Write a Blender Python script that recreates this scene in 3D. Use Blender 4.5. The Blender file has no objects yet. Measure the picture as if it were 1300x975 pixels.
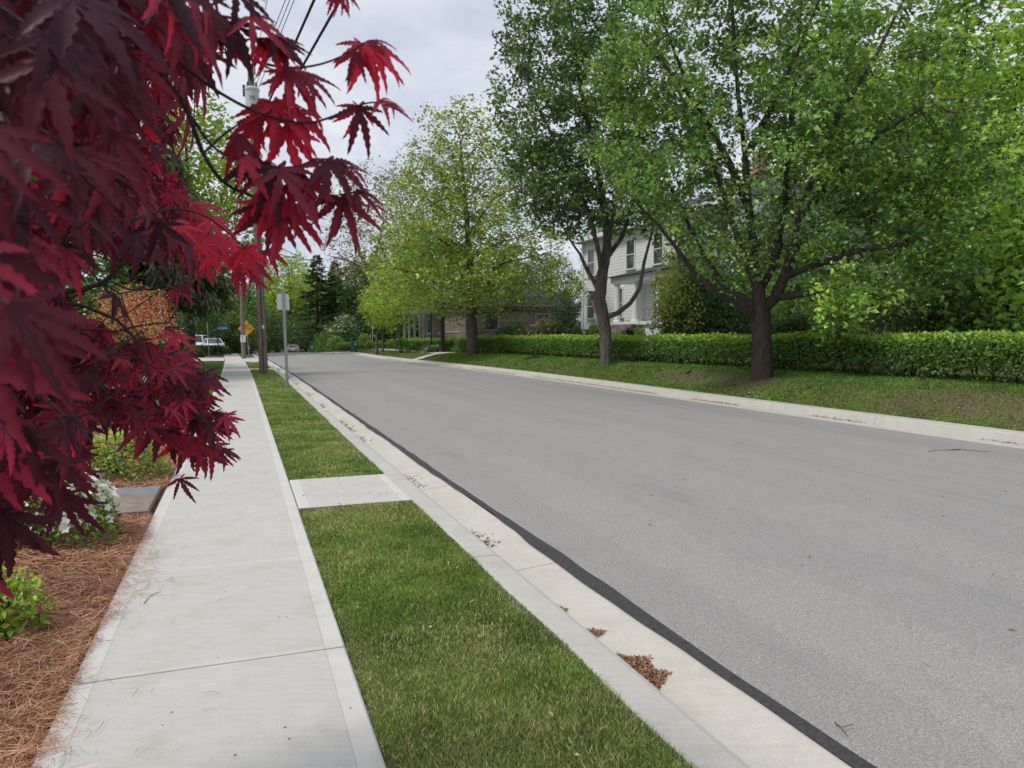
import bpy, math, random
import numpy as np
from mathutils import Vector

RNG = np.random.default_rng(11)
random.seed(5)
SC = bpy.context.scene
COL = SC.collection
PI = math.pi

# ------------------------------------------------------------------ camera model
H = 1.57; F = 940.0
PITCH = math.atan((487.5 - 428) / F)
def ray(u, v):
    cx = (u - 650) / F; cy = -(v - 487.5) / F
    return np.array([cx, math.cos(PITCH) + cy * math.sin(PITCH), -math.sin(PITCH) + cy * math.cos(PITCH)])
def at(u, v, Y):
    d = ray(u, v); p = d * (Y / d[1]); p[2] += H; return p
def gnd(u, v, z):
    d = ray(u, v); t = (z - H) / d[2]; p = d * t; p[2] = z; return p
def project(Pn):
    Pn = np.atleast_2d(Pn); x = Pn[:, 0]; y = Pn[:, 1]; z = Pn[:, 2] - H
    fw = y * math.cos(PITCH) - z * math.sin(PITCH); up = y * math.sin(PITCH) + z * math.cos(PITCH)
    return 650 + F * x / fw, 487.5 - F * up / fw, fw
# road frame: s along the street, d across it (to the right)
A = math.radians(20.15); EX, EY = -math.sin(A), math.cos(A); NX, NY = math.cos(A), math.sin(A)
def W(s, d, z=0.0):
    return np.array([s * EX + d * NX, s * EY + d * NY, z])
def Wn(s, d, z):
    s = np.asarray(s, float); d = np.asarray(d, float); z = np.asarray(z, float) + 0 * s
    return np.stack([s * EX + d * NX, s * EY + d * NY, z], -1)
def SD(p): return p[0] * EX + p[1] * EY, p[0] * NX + p[1] * NY
def bend(s):
    s = np.asarray(s, float); return -0.00027 * np.clip(s - 24, 0, 60) ** 2
def drop(s):
    s = np.asarray(s, float); return -np.clip(s - 80, 0, 70) * 0.024
RK_S = [-30, 8, 16, 26, 34, 42, 51, 63, 72, 78, 82, 87, 95, 170]
RK_D = [12.0, 12.0, 12.05, 12.3, 12.25, 11.9, 11.3, 11.1, 11.2, 11.2, 10.6, 9.9, 9.7, 9.7]
def rk(s):
    s = np.asarray(s, float)
    return (np.interp(s - 3, RK_S, RK_D) + np.interp(s, RK_S, RK_D) + np.interp(s + 3, RK_S, RK_D)) / 3
def lawn_z(s, d):
    """height of the right-hand lawn: a bank behind the kerb, then up to the houses"""
    t = np.asarray(d, float) - rk(s)
    z = np.interp(t, [0, .25, .8, 1.5, 2.4, 3.6, 5, 9, 16, 60], [-.01, .04, .26, .46, .54, .6, .68, 1.25, 1.75, 2.2])
    far = np.clip((np.asarray(s, float) - 44) / 16, 0, 1)
    z = z * (1 - .45 * far)
    return z + drop(s)

# ------------------------------------------------------------------ mesh helpers
def make_mesh(name, V, faces, col=None, uv=None, smooth=False):
    V = np.asarray(V, np.float32); faces = [np.asarray(f, np.int32) for f in faces if len(f)]
    me = bpy.data.meshes.new(name)
    me.vertices.add(len(V)); me.vertices.foreach_set('co', V.ravel())
    nl = sum(f.size for f in faces); npoly = sum(len(f) for f in faces)
    me.loops.add(nl); me.polygons.add(npoly)
    li = np.concatenate([f.ravel() for f in faces])
    tot = np.concatenate([np.full(len(f), f.shape[1], np.int32) for f in faces])
    st = np.concatenate([[0], np.cumsum(tot)[:-1]]).astype(np.int32)
    me.loops.foreach_set('vertex_index', li)
    me.polygons.foreach_set('loop_start', st)
    me.polygons.foreach_set('use_smooth', np.full(npoly, bool(smooth)))
    me.update(calc_edges=True)
    if col is not None:
        c = np.asarray(col, np.float32)
        if c.shape[1] == 3: c = np.concatenate([c, np.ones((len(c), 1), np.float32)], 1)
        at_ = me.color_attributes.new('Col', 'FLOAT_COLOR', 'POINT'); at_.data.foreach_set('color', c.ravel())
    if uv is not None:
        l = me.uv_layers.new(name='UVMap'); l.data.foreach_set('uv', np.asarray(uv, np.float32)[li].ravel())
    return me
def link(name, me, mat=None, parent=None, loc=None):
    o = bpy.data.objects.new(name, me); COL.objects.link(o)
    if mat is not None and me is not None and not me.materials: me.materials.append(mat)
    if parent is not None: o.parent = parent
    if loc is not None: o.location = loc
    return o
def tag(o, label=None, cat=None, group=None, kind=None):
    if label: o['label'] = label
    if cat: o['category'] = cat
    if group: o['group'] = group
    if kind: o['kind'] = kind
    return o
def empty(name, loc, label, cat, group=None, rz=0.0):
    o = bpy.data.objects.new(name, None); COL.objects.link(o)
    o.location = [float(x) for x in loc]; o.rotation_euler = (0, 0, rz); o.empty_display_size = .1
    return tag(o, label, cat, group)
def copy_tree(o, parent=None, label=None, loc=None, rz=None, sc=None):
    c = o.copy(); COL.objects.link(c); c.parent = parent
    if label: c['label'] = label
    if loc is not None: c.location = [float(x) for x in loc]
    if rz is not None: c.rotation_euler = (0, 0, rz)
    if sc is not None: c.scale = sc
    for ch in list(o.children): copy_tree(ch, c)
    return c

class MB:
    """collects simple shapes into one mesh"""
    def __init__(s): s.V = []; s.F = {}; s.n = 0; s.C = []
    def add(s, V, faces, col=None):
        V = np.asarray(V, float)
        for f in faces:
            f = list(f); s.F.setdefault(len(f), []).append([i + s.n for i in f])
        s.V.append(V); s.n += len(V)
        s.C.append(np.tile(np.array(col if col is not None else (1, 1, 1), float), (len(V), 1)))
        return s
    def box(s, c, size, rz=0.0, col=None, taper=1.0):
        c = np.asarray(c, float); h = np.asarray(size, float) / 2
        v = np.array([[x, y, z] for z in (-1, 1) for (x, y) in ((-1, -1), (1, -1), (1, 1), (-1, 1))], float) * h
        v[4:, :2] *= taper
        if rz:
            ca, sa = math.cos(rz), math.sin(rz)
            v[:, :2] = np.stack([v[:, 0] * ca - v[:, 1] * sa, v[:, 0] * sa + v[:, 1] * ca], 1)
        return s.add(v + c, [(3, 2, 1, 0), (4, 5, 6, 7), (0, 1, 5, 4), (1, 2, 6, 5), (2, 3, 7, 6), (3, 0, 4, 7)], col)
    def tube(s, pts, rad, n=8, col=None, cap=True):
        V, Fq = tube_arrays(np.asarray(pts, float), np.broadcast_to(np.asarray(rad, float), (len(pts),)), n)
        fs = [tuple(f) for f in Fq]
        if cap:
            m = len(pts)
            fs += [tuple(range(n))[::-1], tuple(range((m - 1) * n, m * n))]
        return s.add(V, fs, col)
    def cyl(s, c, r, h, n=16, axis='z', col=None, r2=None):
        c = np.asarray(c, float); ax = {'x': (1, 0, 0), 'y': (0, 1, 0), 'z': (0, 0, 1)}[axis]
        ax = np.array(ax, float)
        return s.tube([c - ax * h / 2, c + ax * h / 2], [r, r if r2 is None else r2], n, col)
    def lathe(s, c, prof, n=16, col=None):
        c = np.asarray(c, float); V = []
        for r, z in prof:
            for k in range(n):
                a = 2 * PI * k / n; V.append(c + np.array([r * math.cos(a), r * math.sin(a), z]))
        fs = [(i * n + k, i * n + (k + 1) % n, (i + 1) * n + (k + 1) % n, (i + 1) * n + k) for i in range(len(prof) - 1) for k in range(n)]
        fs += [tuple(range(n))[::-1], tuple(range((len(prof) - 1) * n, len(prof) * n))]
        return s.add(V, fs, col)
    def build(s, name, mat, parent=None, smooth=False, bevel=0.0, kind=None):
        me = make_mesh(name, np.concatenate(s.V), list(s.F.values()), np.concatenate(s.C), smooth=smooth)
        o = link(name, me, mat, parent)
        if smooth and hasattr(me, 'set_sharp_from_angle'): me.set_sharp_from_angle(angle=math.radians(40))
        if bevel:
            m = o.modifiers.new('bevel', 'BEVEL'); m.width = bevel; m.segments = 2; m.limit_method = 'ANGLE'; m.angle_limit = math.radians(35)
        if kind: o['kind'] = kind
        return o
def tube_arrays(P, R, n):
    m = len(P); T = np.zeros_like(P)
    T[1:-1] = P[2:] - P[:-2]; T[0] = P[1] - P[0]; T[-1] = P[-1] - P[-2]
    T /= np.linalg.norm(T, axis=1, keepdims=True) + 1e-9
    ref = np.array([1.0, 0, 0]) if abs(T[0][2]) > .8 else np.array([0, 0, 1.0])
    U = np.zeros_like(P); u = ref - T[0] * ref.dot(T[0]); u /= np.linalg.norm(u)
    for i in range(m):
        u = u - T[i] * u.dot(T[i]); u /= np.linalg.norm(u) + 1e-9; U[i] = u
    B = np.cross(T, U); a = np.arange(n) * 2 * PI / n
    V = P[:, None, :] + R[:, None, None] * (np.cos(a)[None, :, None] * U[:, None, :] + np.sin(a)[None, :, None] * B[:, None, :])
    i = np.arange(m - 1)[:, None] * n; k = np.arange(n)[None, :]; k2 = (k + 1) % n
    Fq = np.stack([i + k, i + k2, i + n + k2, i + n + k], -1).reshape(-1, 4)
    return V.reshape(-1, 3), Fq
def snoise(x, y, seed=0, sc=1.0, n=10):
    r = np.random.default_rng(seed); out = 0
    for k in range(n):
        a = r.uniform(0, 2 * PI); f = sc * r.uniform(.5, 2.2); out = out + np.sin(f * (x * math.cos(a) + y * math.sin(a)) + r.uniform(0, 6.28)) / (f / sc) ** .5
    return out / n ** .5
def grid_strip(name, svals, edges, mat, kind='structure', smooth=True):
    """surface lofted along the street; edges = list of functions s -> (d, z)"""
    svals = np.asarray(svals, float); cols = []; uvs = []
    for e in edges:
        d, z = e(svals); d = d + 0 * svals; z = z + 0 * svals; cols.append(Wn(svals, d, z)); uvs.append(np.stack([d, svals], -1))
    V = np.stack(cols, 1); m, k = V.shape[:2]
    i = np.arange(m - 1)[:, None] * k; j = np.arange(k - 1)[None, :]
    Fq = np.stack([i + j, i + j + 1, i + k + j + 1, i + k + j], -1).reshape(-1, 4)
    me = make_mesh(name, V.reshape(-1, 3), [Fq], uv=np.stack(uvs, 1).reshape(-1, 2), smooth=smooth)
    o = link(name, me, mat); o['kind'] = kind
    return o

# ------------------------------------------------------------------ materials
class NT:
    def __init__(s, name):
        s.m = bpy.data.materials.new(name); s.m.use_nodes = True; s.t = s.m.node_tree; s.t.nodes.clear()
        s.out = s.t.nodes.new('ShaderNodeOutputMaterial')
    def n(s, typ, **kw):
        nd = s.t.nodes.new('ShaderNode' + typ)
        for k, v in kw.items():
            if k in nd.inputs.keys() if isinstance(k, str) else False: nd.inputs[k].default_value = v
            else: setattr(nd, k, v)
        return nd
    def l(s, a, b): s.t.links.new(a, b)
    def noise(s, vec, scale, detail=4, rough=.55):
        nd = s.t.nodes.new('ShaderNodeTexNoise'); nd.inputs['Scale'].default_value = scale; nd.inputs['Detail'].default_value = detail; nd.inputs['Roughness'].default_value = rough
        if vec is not None: s.l(vec, nd.inputs['Vector'])
        return nd.outputs['Fac']
    def ramp(s, fac, stops):
        nd = s.t.nodes.new('ShaderNodeValToRGB'); s.l(fac, nd.inputs['Fac']); e = nd.color_ramp.elements
        while len(e) < len(stops): e.new(.5)
        for el, (p, c) in zip(e, stops): el.position = p; el.color = (*c, 1) if len(c) == 3 else c
        return nd.outputs['Color']
    def mix(s, fac, a, b, typ='MIX'):
        nd = s.t.nodes.new('ShaderNodeMix'); nd.data_type = 'RGBA'; nd.blend_type = typ
        for inp, v in ((nd.inputs[0], fac), (nd.inputs[6], a), (nd.inputs[7], b)):
            if isinstance(v, (int, float)): inp.default_value = v
            elif isinstance(v, tuple): inp.default_value = (*v, 1) if len(v) == 3 else v
            else: s.l(v, inp)
        return nd.outputs[2]
    def math(s, op, a, b=None, c=None):
        nd = s.t.nodes.new('ShaderNodeMath'); nd.operation = op
        for i, v in enumerate((a, b, c)):
            if v is None: continue
            if isinstance(v, (int, float)): nd.inputs[i].default_value = v
            else: s.l(v, nd.inputs[i])
        return nd.outputs[0]
    def bsdf(s, col, rough=.8, spec=.3, bump=None, bdist=.01, bstr=.5, metal=0.0):
        b = s.t.nodes.new('ShaderNodeBsdfPrincipled')
        if isinstance(col, tuple): b.inputs['Base Color'].default_value = (*col, 1)
        else: s.l(col, b.inputs['Base Color'])
        if isinstance(rough, (int, float)): b.inputs['Roughness'].default_value = rough
        else: s.l(rough, b.inputs['Roughness'])
        b.inputs['Specular IOR Level'].default_value = spec; b.inputs['Metallic'].default_value = metal
        if bump is not None:
            bp = s.t.nodes.new('ShaderNodeBump'); bp.inputs['Distance'].default_value = bdist; bp.inputs['Strength'].default_value = bstr
            s.l(bump, bp.inputs['Height']); s.l(bp.outputs[0], b.inputs['Normal'])
        return b
    def done(s, sh): s.l(sh.outputs[0], s.out.inputs['Surface']); return s.m
    def pos(s): return s.t.nodes.new('ShaderNodeNewGeometry').outputs['Position']
    def obj(s): return s.t.nodes.new('ShaderNodeTexCoord').outputs['Object']
    def uv(s): return s.t.nodes.new('ShaderNodeTexCoord').outputs['UV']
    def attr(s):
        a = s.t.nodes.new('ShaderNodeAttribute'); a.attribute_name = 'Col'; return a.outputs['Color']
    def scale(s, vec, xyz, rot=None):
        mp = s.t.nodes.new('ShaderNodeMapping'); mp.inputs['Scale'].default_value = xyz; s.l(vec, mp.inputs['Vector'])
        if rot: mp.inputs['Rotation'].default_value = rot
        return mp.outputs[0]
    def sep(s, vec):
        nd = s.t.nodes.new('ShaderNodeSeparateXYZ'); s.l(vec, nd.inputs[0]); return nd.outputs

def plain(name, col, rough=.6, spec=.4, metal=0.0, var=.15, scale=6):
    t = NT(name); p = t.obj()
    c = t.mix(t.noise(p, scale, 5), tuple(x * (1 - var) for x in col), tuple(min(1, x * (1 + var)) for x in col))
    return t.done(t.bsdf(c, rough, spec, metal=metal))
def vcol_mat(name, rough=.8, spec=.2, var=.2, scale=20):
    t = NT(name); c = t.mix(1.0, t.attr(), t.ramp(t.noise(t.obj(), scale, 4), [(.25, (1 - var,) * 3), (.75, (1 + var,) * 3)]), 'MULTIPLY')
    return t.done(t.bsdf(c, rough, spec))
def leaf_mat(name, trans=.35, tcol=(1.5, 1.35, .5), rough=.5, spec=.35, use_obj=True, gain=1.0):
    t = NT(name); c = t.mix(1.0, t.attr(), (gain, gain, gain * .92), 'MULTIPLY')
    if use_obj:
        oi = t.n('ObjectInfo'); c = t.mix(1.0, c, oi.outputs['Color'], 'MULTIPLY')
    b = t.bsdf(c, rough, spec)
    tr = t.n('BsdfTranslucent'); t.l(t.mix(1.0, c, tcol, 'MULTIPLY'), tr.inputs['Color'])
    mx = t.n('MixShader'); mx.inputs[0].default_value = trans
    t.l(b.outputs[0], mx.inputs[1]); t.l(tr.outputs[0], mx.inputs[2])
    return t.done(mx)
def bark_mat(name, c1, c2, sc=1.0):
    t = NT(name); p = t.obj(); q = t.scale(p, (14 * sc, 14 * sc, 2.6 * sc))
    f = t.noise(q, 1.0, 6, .65); g = t.noise(p, 1.3, 3)
    c = t.mix(t.math('MULTIPLY', g, .5), t.ramp(f, [(.3, c1), (.65, c2)]), tuple(x * .7 for x in c1))
    return t.done(t.bsdf(c, .9, .15, f, .04, .8))
M = {}
M['leaf'] = leaf_mat('leaf', .30, (1.5, 1.35, .5), .42, .5, gain=1.36)
M['grassblade'] = leaf_mat('grass_blade', .3, (1.3, 1.25, .6), .55, .25, gain=1.12)
M['needle'] = leaf_mat('conifer_needle', .22, (1.2, 1.2, .6), .6, .2)
M['maple'] = leaf_mat('maple_leaf', .42, (2.5, .5, .9), .5, .28)
M['petal'] = leaf_mat('petal', .3, (1, 1, 1), .6, .2)
M['bark'] = bark_mat('bark', (.055, .042, .034), (.15, .125, .105))
M['bark_grey'] = bark_mat('bark_grey', (.06, .051, .045), (.20, .175, .155))
M['bark_pear'] = bark_mat('bark_pear', (.035, .028, .025), (.125, .10, .09), 1.6)
M['bark_dark'] = bark_mat('bark_dark', (.03, .023, .02), (.09, .068, .06), 2)
M['polewood'] = bark_mat('pole_wood', (.15, .115, .09), (.30, .245, .20), 1.0)
M['vcol'] = vcol_mat('painted')
M['vcol_gloss'] = vcol_mat('glossy_paint', .3, .5, .06, 3)
M['straw'] = vcol_mat('pine_needle', .75, .2, .25, 9)

def concrete(name, border, base, dark, warm=(1, 1, 1)):
    t = NT(name); uv = t.uv(); p = t.pos()
    f = t.noise(p, 1.1, 5); g = t.noise(p, 9, 5, .7); h = t.noise(p, 160, 3, .7); w = t.noise(t.scale(p, (2.0, 18, 2), (0, 0, .35)), 2.2, 4)
    c = t.ramp(f, [(.3, dark), (.72, base)])
    c = t.mix(.32, c, t.ramp(w, [(.35, tuple(x * .8 for x in base)), (.65, tuple(min(1, x * 1.12) for x in base))]))
    c = t.mix(.3, c, t.ramp(g, [(.3, tuple(x * .78 for x in base)), (.7, tuple(min(1, x * 1.12) for x in base))]))
    c = t.mix(.22, c, t.ramp(h, [(.35, tuple(x * .45 for x in base)), (.6, tuple(min(1, x * 1.25) for x in base))]))
    if border:
        # uv.x = distance to the nearest long edge, uv.y = distance to the nearest joint
        X = t.sep(uv)
        wob = t.math('MULTIPLY', t.math('SUBTRACT', t.noise(p, 7, 3), .5), .006)
        m1 = t.math('GREATER_THAN', t.math('ADD', X[0], wob), .1); m2 = t.math('GREATER_THAN', X[1], .022)
        inside = t.math('MULTIPLY', m1, m2)
        c = t.mix(inside, t.mix(t.noise(p, 5, 4), tuple(min(1, x * .97) for x in base), tuple(min(1, x * 1.13) for x in base)), c)
        c = t.mix(t.math('MULTIPLY', t.math('LESS_THAN', X[1], .0045), .65), c, (.16, .15, .135))
        line = t.math('LESS_THAN', t.math('ABSOLUTE', t.math('SUBTRACT', t.math('ADD', X[0], wob), .1)), .0035)
        c = t.mix(t.math('MULTIPLY', line, .3), c, (.25, .24, .22))
    if not border:
        jl = t.math('LESS_THAN', t.math('FRACT', t.math('ADD', t.math('DIVIDE', t.sep(uv)[1], 3.05), .37)), .0035); c = t.mix(t.math('MULTIPLY', jl, .75), c, (.12, .10, .085))
    st = t.ramp(t.noise(p, 3.1, 6, .7), [(.5, (1, 1, 1)), (.78, (.80, .765, .70))])
    c = t.mix(.7, c, st, 'MULTIPLY')
    spk = t.ramp(t.noise(p, 60, 2), [(.74, (1, 1, 1)), (.78, (.45, .42, .4))]); c = t.mix(.5, c, spk, 'MULTIPLY')
    return t.done(t.bsdf(c, .88, .2, t.math('ADD', h, t.math('MULTIPLY', w, .6)), .003, .35))
M['sidewalk'] = concrete('sidewalk_concrete', True, (.54, .528, .495), (.45, .44, .408))
M['kerb'] = concrete('kerb_concrete', False, (.52, .505, .465), (.40, .385, .345))
M['gutter'] = concrete('gutter_concrete', False, (.57, .545, .49), (.43, .405, .35))
def asphalt():
    t = NT('asphalt'); p = t.pos(); q = t.scale(p, (1, 1, 1), (0, 0, -A))
    big = t.noise(t.scale(q, (.5, .07, 1)), 1.0, 4); med = t.noise(p, 1.6, 5, .6)
    fine = t.noise(p, 95, 3, .75); vor = t.n('TexVoronoi'); vor.inputs['Scale'].default_value = 120; t.l(p, vor.inputs['Vector'])
    c = t.ramp(big, [(.3, (.272, .263, .252)), (.7, (.335, .325, .311))])
    c = t.mix(.3, c, t.ramp(med, [(.3, (.243, .235, .226)), (.7, (.345, .334, .32))]))
    c = t.mix(.55, c, t.ramp(fine, [(.3, (.13, .128, .124)), (.5, (.30, .29, .278)), (.68, (.52, .51, .495))]))
    c = t.mix(.3, c, t.mix(1.0, c, vor.outputs['Distance'], 'SOFT_LIGHT'))
    # paving seams that run along the street
    X = t.sep(q); wob = t.math('MULTIPLY', t.noise(t.scale(q, (1, .5, 1)), 1.0, 4), .10)
    for dd, wd, amt in ((6.75, .02, .26), (6.9, .5, .08), (4.0, .42, .07), (5.7, .42, .06), (8.2, .45, .06), (9.9, .5, .10), (2.55, .25, .08)):
        m = t.math('LESS_THAN', t.math('ABSOLUTE', t.math('SUBTRACT', t.math('ADD', X[0], wob), dd + .05)), wd)
        c = t.mix(t.math('MULTIPLY', m, amt), c, (.14, .135, .135))
    c = t.mix(t.ramp(t.noise(t.scale(q, (1.2, .3, 1)), 1.7, 5), [(.60, (0, 0, 0)), (.76, (.34, .34, .34))]), c, (.19, .185, .18))
    sp_ = t.ramp(t.noise(p, 5.5, 3, .5), [(.73, (0, 0, 0)), (.79, (.4, .4, .4))]); c = t.mix(sp_, c, (.15, .145, .14))
    return t.done(t.bsdf(c, .9, .25, t.math('ADD', fine, vor.outputs['Distance']), .006, .55))
M['asphalt'] = asphalt()
t = NT('crack_seal'); M['seal'] = t.done(t.bsdf(t.ramp(t.noise(t.pos(), 40, 5, .7), [(.3, (.028, .028, .03)), (.7, (.075, .073, .075))]), .75, .3, t.noise(t.pos(), 90, 3), .004, .5))
def soil_grass(name, g1, g2, br, amt, scale=1.5):
    t = NT(name); p = t.pos()
    c = t.ramp(t.noise(p, 30, 5, .7), [(.3, g1), (.7, g2)])
    c = t.mix(t.ramp(t.noise(p, scale, 5, .65), [(.5 - amt, (0, 0, 0)), (.72 - amt, (1, 1, 1))]), c, t.mix(t.noise(p, 60, 4), br, tuple(x * .45 for x in br)))
    return t.done(t.bsdf(c, .95, .1, t.noise(p, 70, 4), .02, .7))
M['verge'] = soil_grass('verge_ground', (.08, .11, .03), (.16, .2, .06), (.27, .21, .12), .02)
M['lawn'] = soil_grass('lawn_ground', (.08, .12, .035), (.14, .19, .06), (.20, .145, .095), .16, .9)
M['ground'] = soil_grass('far_ground', (.03, .06, .015), (.07, .11, .03), (.12, .09, .06), -.1, .2)
t = NT('bed_soil'); M['bed'] = t.done(t.bsdf(t.ramp(t.noise(t.scale(t.pos(), (1, 1, 1)), 24, 6, .75), [(.3, (.07, .03, .018)), (.7, (.25, .12, .07))]), .95, .1, t.noise(t.pos(), 45, 5), .03, .8))
def siding():
    t = NT('white_siding'); X = t.sep(t.obj())
    fr = t.math('FRACT', t.math('MULTIPLY', X[2], 5.2))
    c = t.mix(t.math('LESS_THAN', fr, .14), t.mix(t.noise(t.obj(), 2, 4), (.74, .75, .76), (.86, .87, .88)), (.42, .43, .45))
    return t.done(t.bsdf(c, .6, .3, fr, .02, .6))
M['siding'] = siding()
t = NT('roof_shingle'); M['roof'] = t.done(t.bsdf(t.ramp(t.noise(t.scale(t.obj(), (3, 3, 12)), 2.0, 5), [(.3, (.035, .037, .045)), (.7, (.085, .088, .10))]), .9, .2))
t = NT('window_glass'); M['glass'] = t.done(t.bsdf(t.ramp(t.noise(t.obj(), .8, 2), [(.3, (.012, .016, .02)), (.55, (.05, .065, .07)), (.75, (.2, .23, .25))]), .08, .6))  # noise ramp paints pale bluish reflections into the pane colour
def stone():
    t = NT('stone_wall'); br = t.n('TexVoronoi'); br.inputs['Scale'].default_value = 2.6; br.feature = 'F1'
    t.l(t.scale(t.obj(), (1, 1, 2.2)), br.inputs['Vector'])
    c = t.mix(.65, t.ramp(br.outputs['Distance'], [(.05, (.24, .20, .17)), (.6, (.10, .085, .075))]), t.mix(.6, br.outputs['Color'], (.2, .15, .11)))
    c = t.mix(.5, c, (.16, .12, .095))
    return t.done(t.bsdf(c, .9, .2, br.outputs['Distance'], .03, .6))
M['stone'] = stone()
t = NT('brick'); bk = t.n('TexBrick'); bk.inputs['Scale'].default_value = 5; bk.inputs['Color1'].default_value = (.42, .17, .10, 1); bk.inputs['Color2'].default_value = (.5, .22, .13, 1); bk.inputs['Mortar'].default_value = (.4, .36, .32, 1)
t.l(t.scale(t.obj(), (1, 1, 1), (PI / 2, 0, 0)), bk.inputs['Vector']); M['brick'] = t.done(t.bsdf(bk.outputs['Color'], .9, .2))
M['white'] = plain('white_paint', (.72, .73, .74), .55)
M['black'] = plain('black_metal', (.018, .018, .02), .5)
M['galv'] = plain('galvanised_steel', (.30, .33, .33), .45, .5, .55, .2, 9)
M['signback'] = plain('bare_aluminium', (.56, .57, .57), .45, .5, .25, .08, 5)
M['transformer'] = plain('grey_enamel', (.55, .57, .58), .4)
M['ceramic'] = plain('insulator', (.10, .07, .06), .3, .5)
M['wire'] = plain('cable_rubber', (.022, .022, .025), .6)
M['green_bin'] = plain('green_plastic', (.02, .105, .055), .5)
M['dark_bin'] = plain('dark_plastic', (.03, .035, .045), .5)
M['rubber'] = plain('rubber', (.015, .015, .015), .8)
M['yellow'] = plain('sign_yellow', (.75, .36, .03), .5)
M['blue'] = plain('sign_blue', (.015, .09, .27), .45)
M['signwhite'] = plain('sign_white', (.75, .75, .75), .5)
M['slate'] = vcol_mat('slate_stone', .8, .25, .25, 7)
M['debris'] = vcol_mat('dry_debris', .95, .1, .3, 40)

# ------------------------------------------------------------------ leaves, branches, trees
def norm(a): return a / (np.linalg.norm(a, axis=-1, keepdims=True) + 1e-9)
def rand_dir(n, rng): return norm(rng.normal(size=(n, 3)))
def leaf_quads(P, D, N, L, Wd, col, fold=.25):
    """rhombic folded leaves: base, side, tip, side"""
    X = norm(np.cross(D, N)); N2 = np.cross(X, D); L = np.asarray(L)[:, None]; Wd = np.asarray(Wd)[:, None]
    b = P; tip = P + D * L; mid = P + D * L * .42 + N2 * Wd * fold
    V = np.stack([b, mid + X * Wd * .5, tip, mid - X * Wd * .5], 1).reshape(-1, 3)
    n = len(P); Fq = np.arange(4 * n).reshape(n, 4)
    return V, Fq, np.repeat(col, 4, axis=0)
def colonize(att, nodes, parents, step, kill, rng, maxit=160, jitter=.25, up=0.0):
    P = [np.array(p, float) for p in nodes]; par = list(parents); nch = [0] * len(P)
    for q in par:
        if q >= 0: nch[q] += 1
    Aa = np.asarray(att, float); 
    Pa = np.array(P); D2 = ((Aa[:, None] - Pa[None]) ** 2).sum(-1); I = D2.argmin(1); Dm = D2.min(1)
    for it in range(maxit):
        if len(Aa) == 0: break
        infl = Dm < (step * 9) ** 2
        if not infl.any(): infl = Dm <= Dm.min() + 1e-6
        idx = I[infl]; dirs = Aa[infl] - Pa[idx]; dirs /= np.linalg.norm(dirs, axis=1, keepdims=True) + 1e-9
        acc = np.zeros((len(P), 3)); np.add.at(acc, idx, dirs)
        grow = np.unique(idx); newp = []; newpar = []
        for g in grow:
            if nch[g] >= 3: continue
            d = acc[g]; d = d / (np.linalg.norm(d) + 1e-9) + rng.normal(size=3) * jitter + np.array([0, 0, up]); d /= np.linalg.norm(d) + 1e-9
            newp.append(Pa[g] + d * step); newpar.append(g); nch[g] += 1
        if not newp:
            k = np.ones(len(Aa), bool); k[infl] = False; Aa = Aa[k]; I = I[k]; Dm = Dm[k]; continue
        s0 = len(P); P += newp; par += newpar; nch += [0] * len(newp); Pa = np.array(P)
        d2 = ((Aa[:, None] - Pa[None, s0:]) ** 2).sum(-1); j = d2.argmin(1); dm = d2.min(1)
        b = dm < Dm; Dm = np.where(b, dm, Dm); I = np.where(b, j + s0, I)
        k = Dm > kill ** 2; Aa = Aa[k]; I = I[k]; Dm = Dm[k]
    return Pa, np.array(par)
LIMB_IDX = []
def skeleton(limbs, step):
    """limbs: polylines; each later one starts at the existing node nearest to its first point"""
    P = []; par = []; LIMB_IDX.clear()
    for pl in limbs:
        pl = [np.array(p, float) for p in pl]
        if not P: P.append(pl[0]); par.append(-1); cur = 0
        else: cur = int(((np.array(P) - pl[0]) ** 2).sum(1).argmin())
        LIMB_IDX.append([])
        for q in pl[1:]:
            a = P[cur]; n = max(1, int(round(np.linalg.norm(q - a) / step)))
            for k in range(1, n + 1):
                P.append(a + (q - a) * k / n); par.append(cur); cur = len(P) - 1; LIMB_IDX[-1].append(cur)
    return P, par
def radii(par, tip, expo, scale_to=None):
    n = len(par); acc = np.zeros(n); r = np.zeros(n)
    for i in range(n - 1, -1, -1):
        r[i] = max(tip, acc[i] ** (1 / expo)) if acc[i] > 0 else tip
        if par[i] >= 0: acc[par[i]] += r[i] ** expo
    if scale_to:
        k = math.log(scale_to / tip) / math.log(r[0] / tip); r = tip * (r / tip) ** k
    return r
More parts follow.
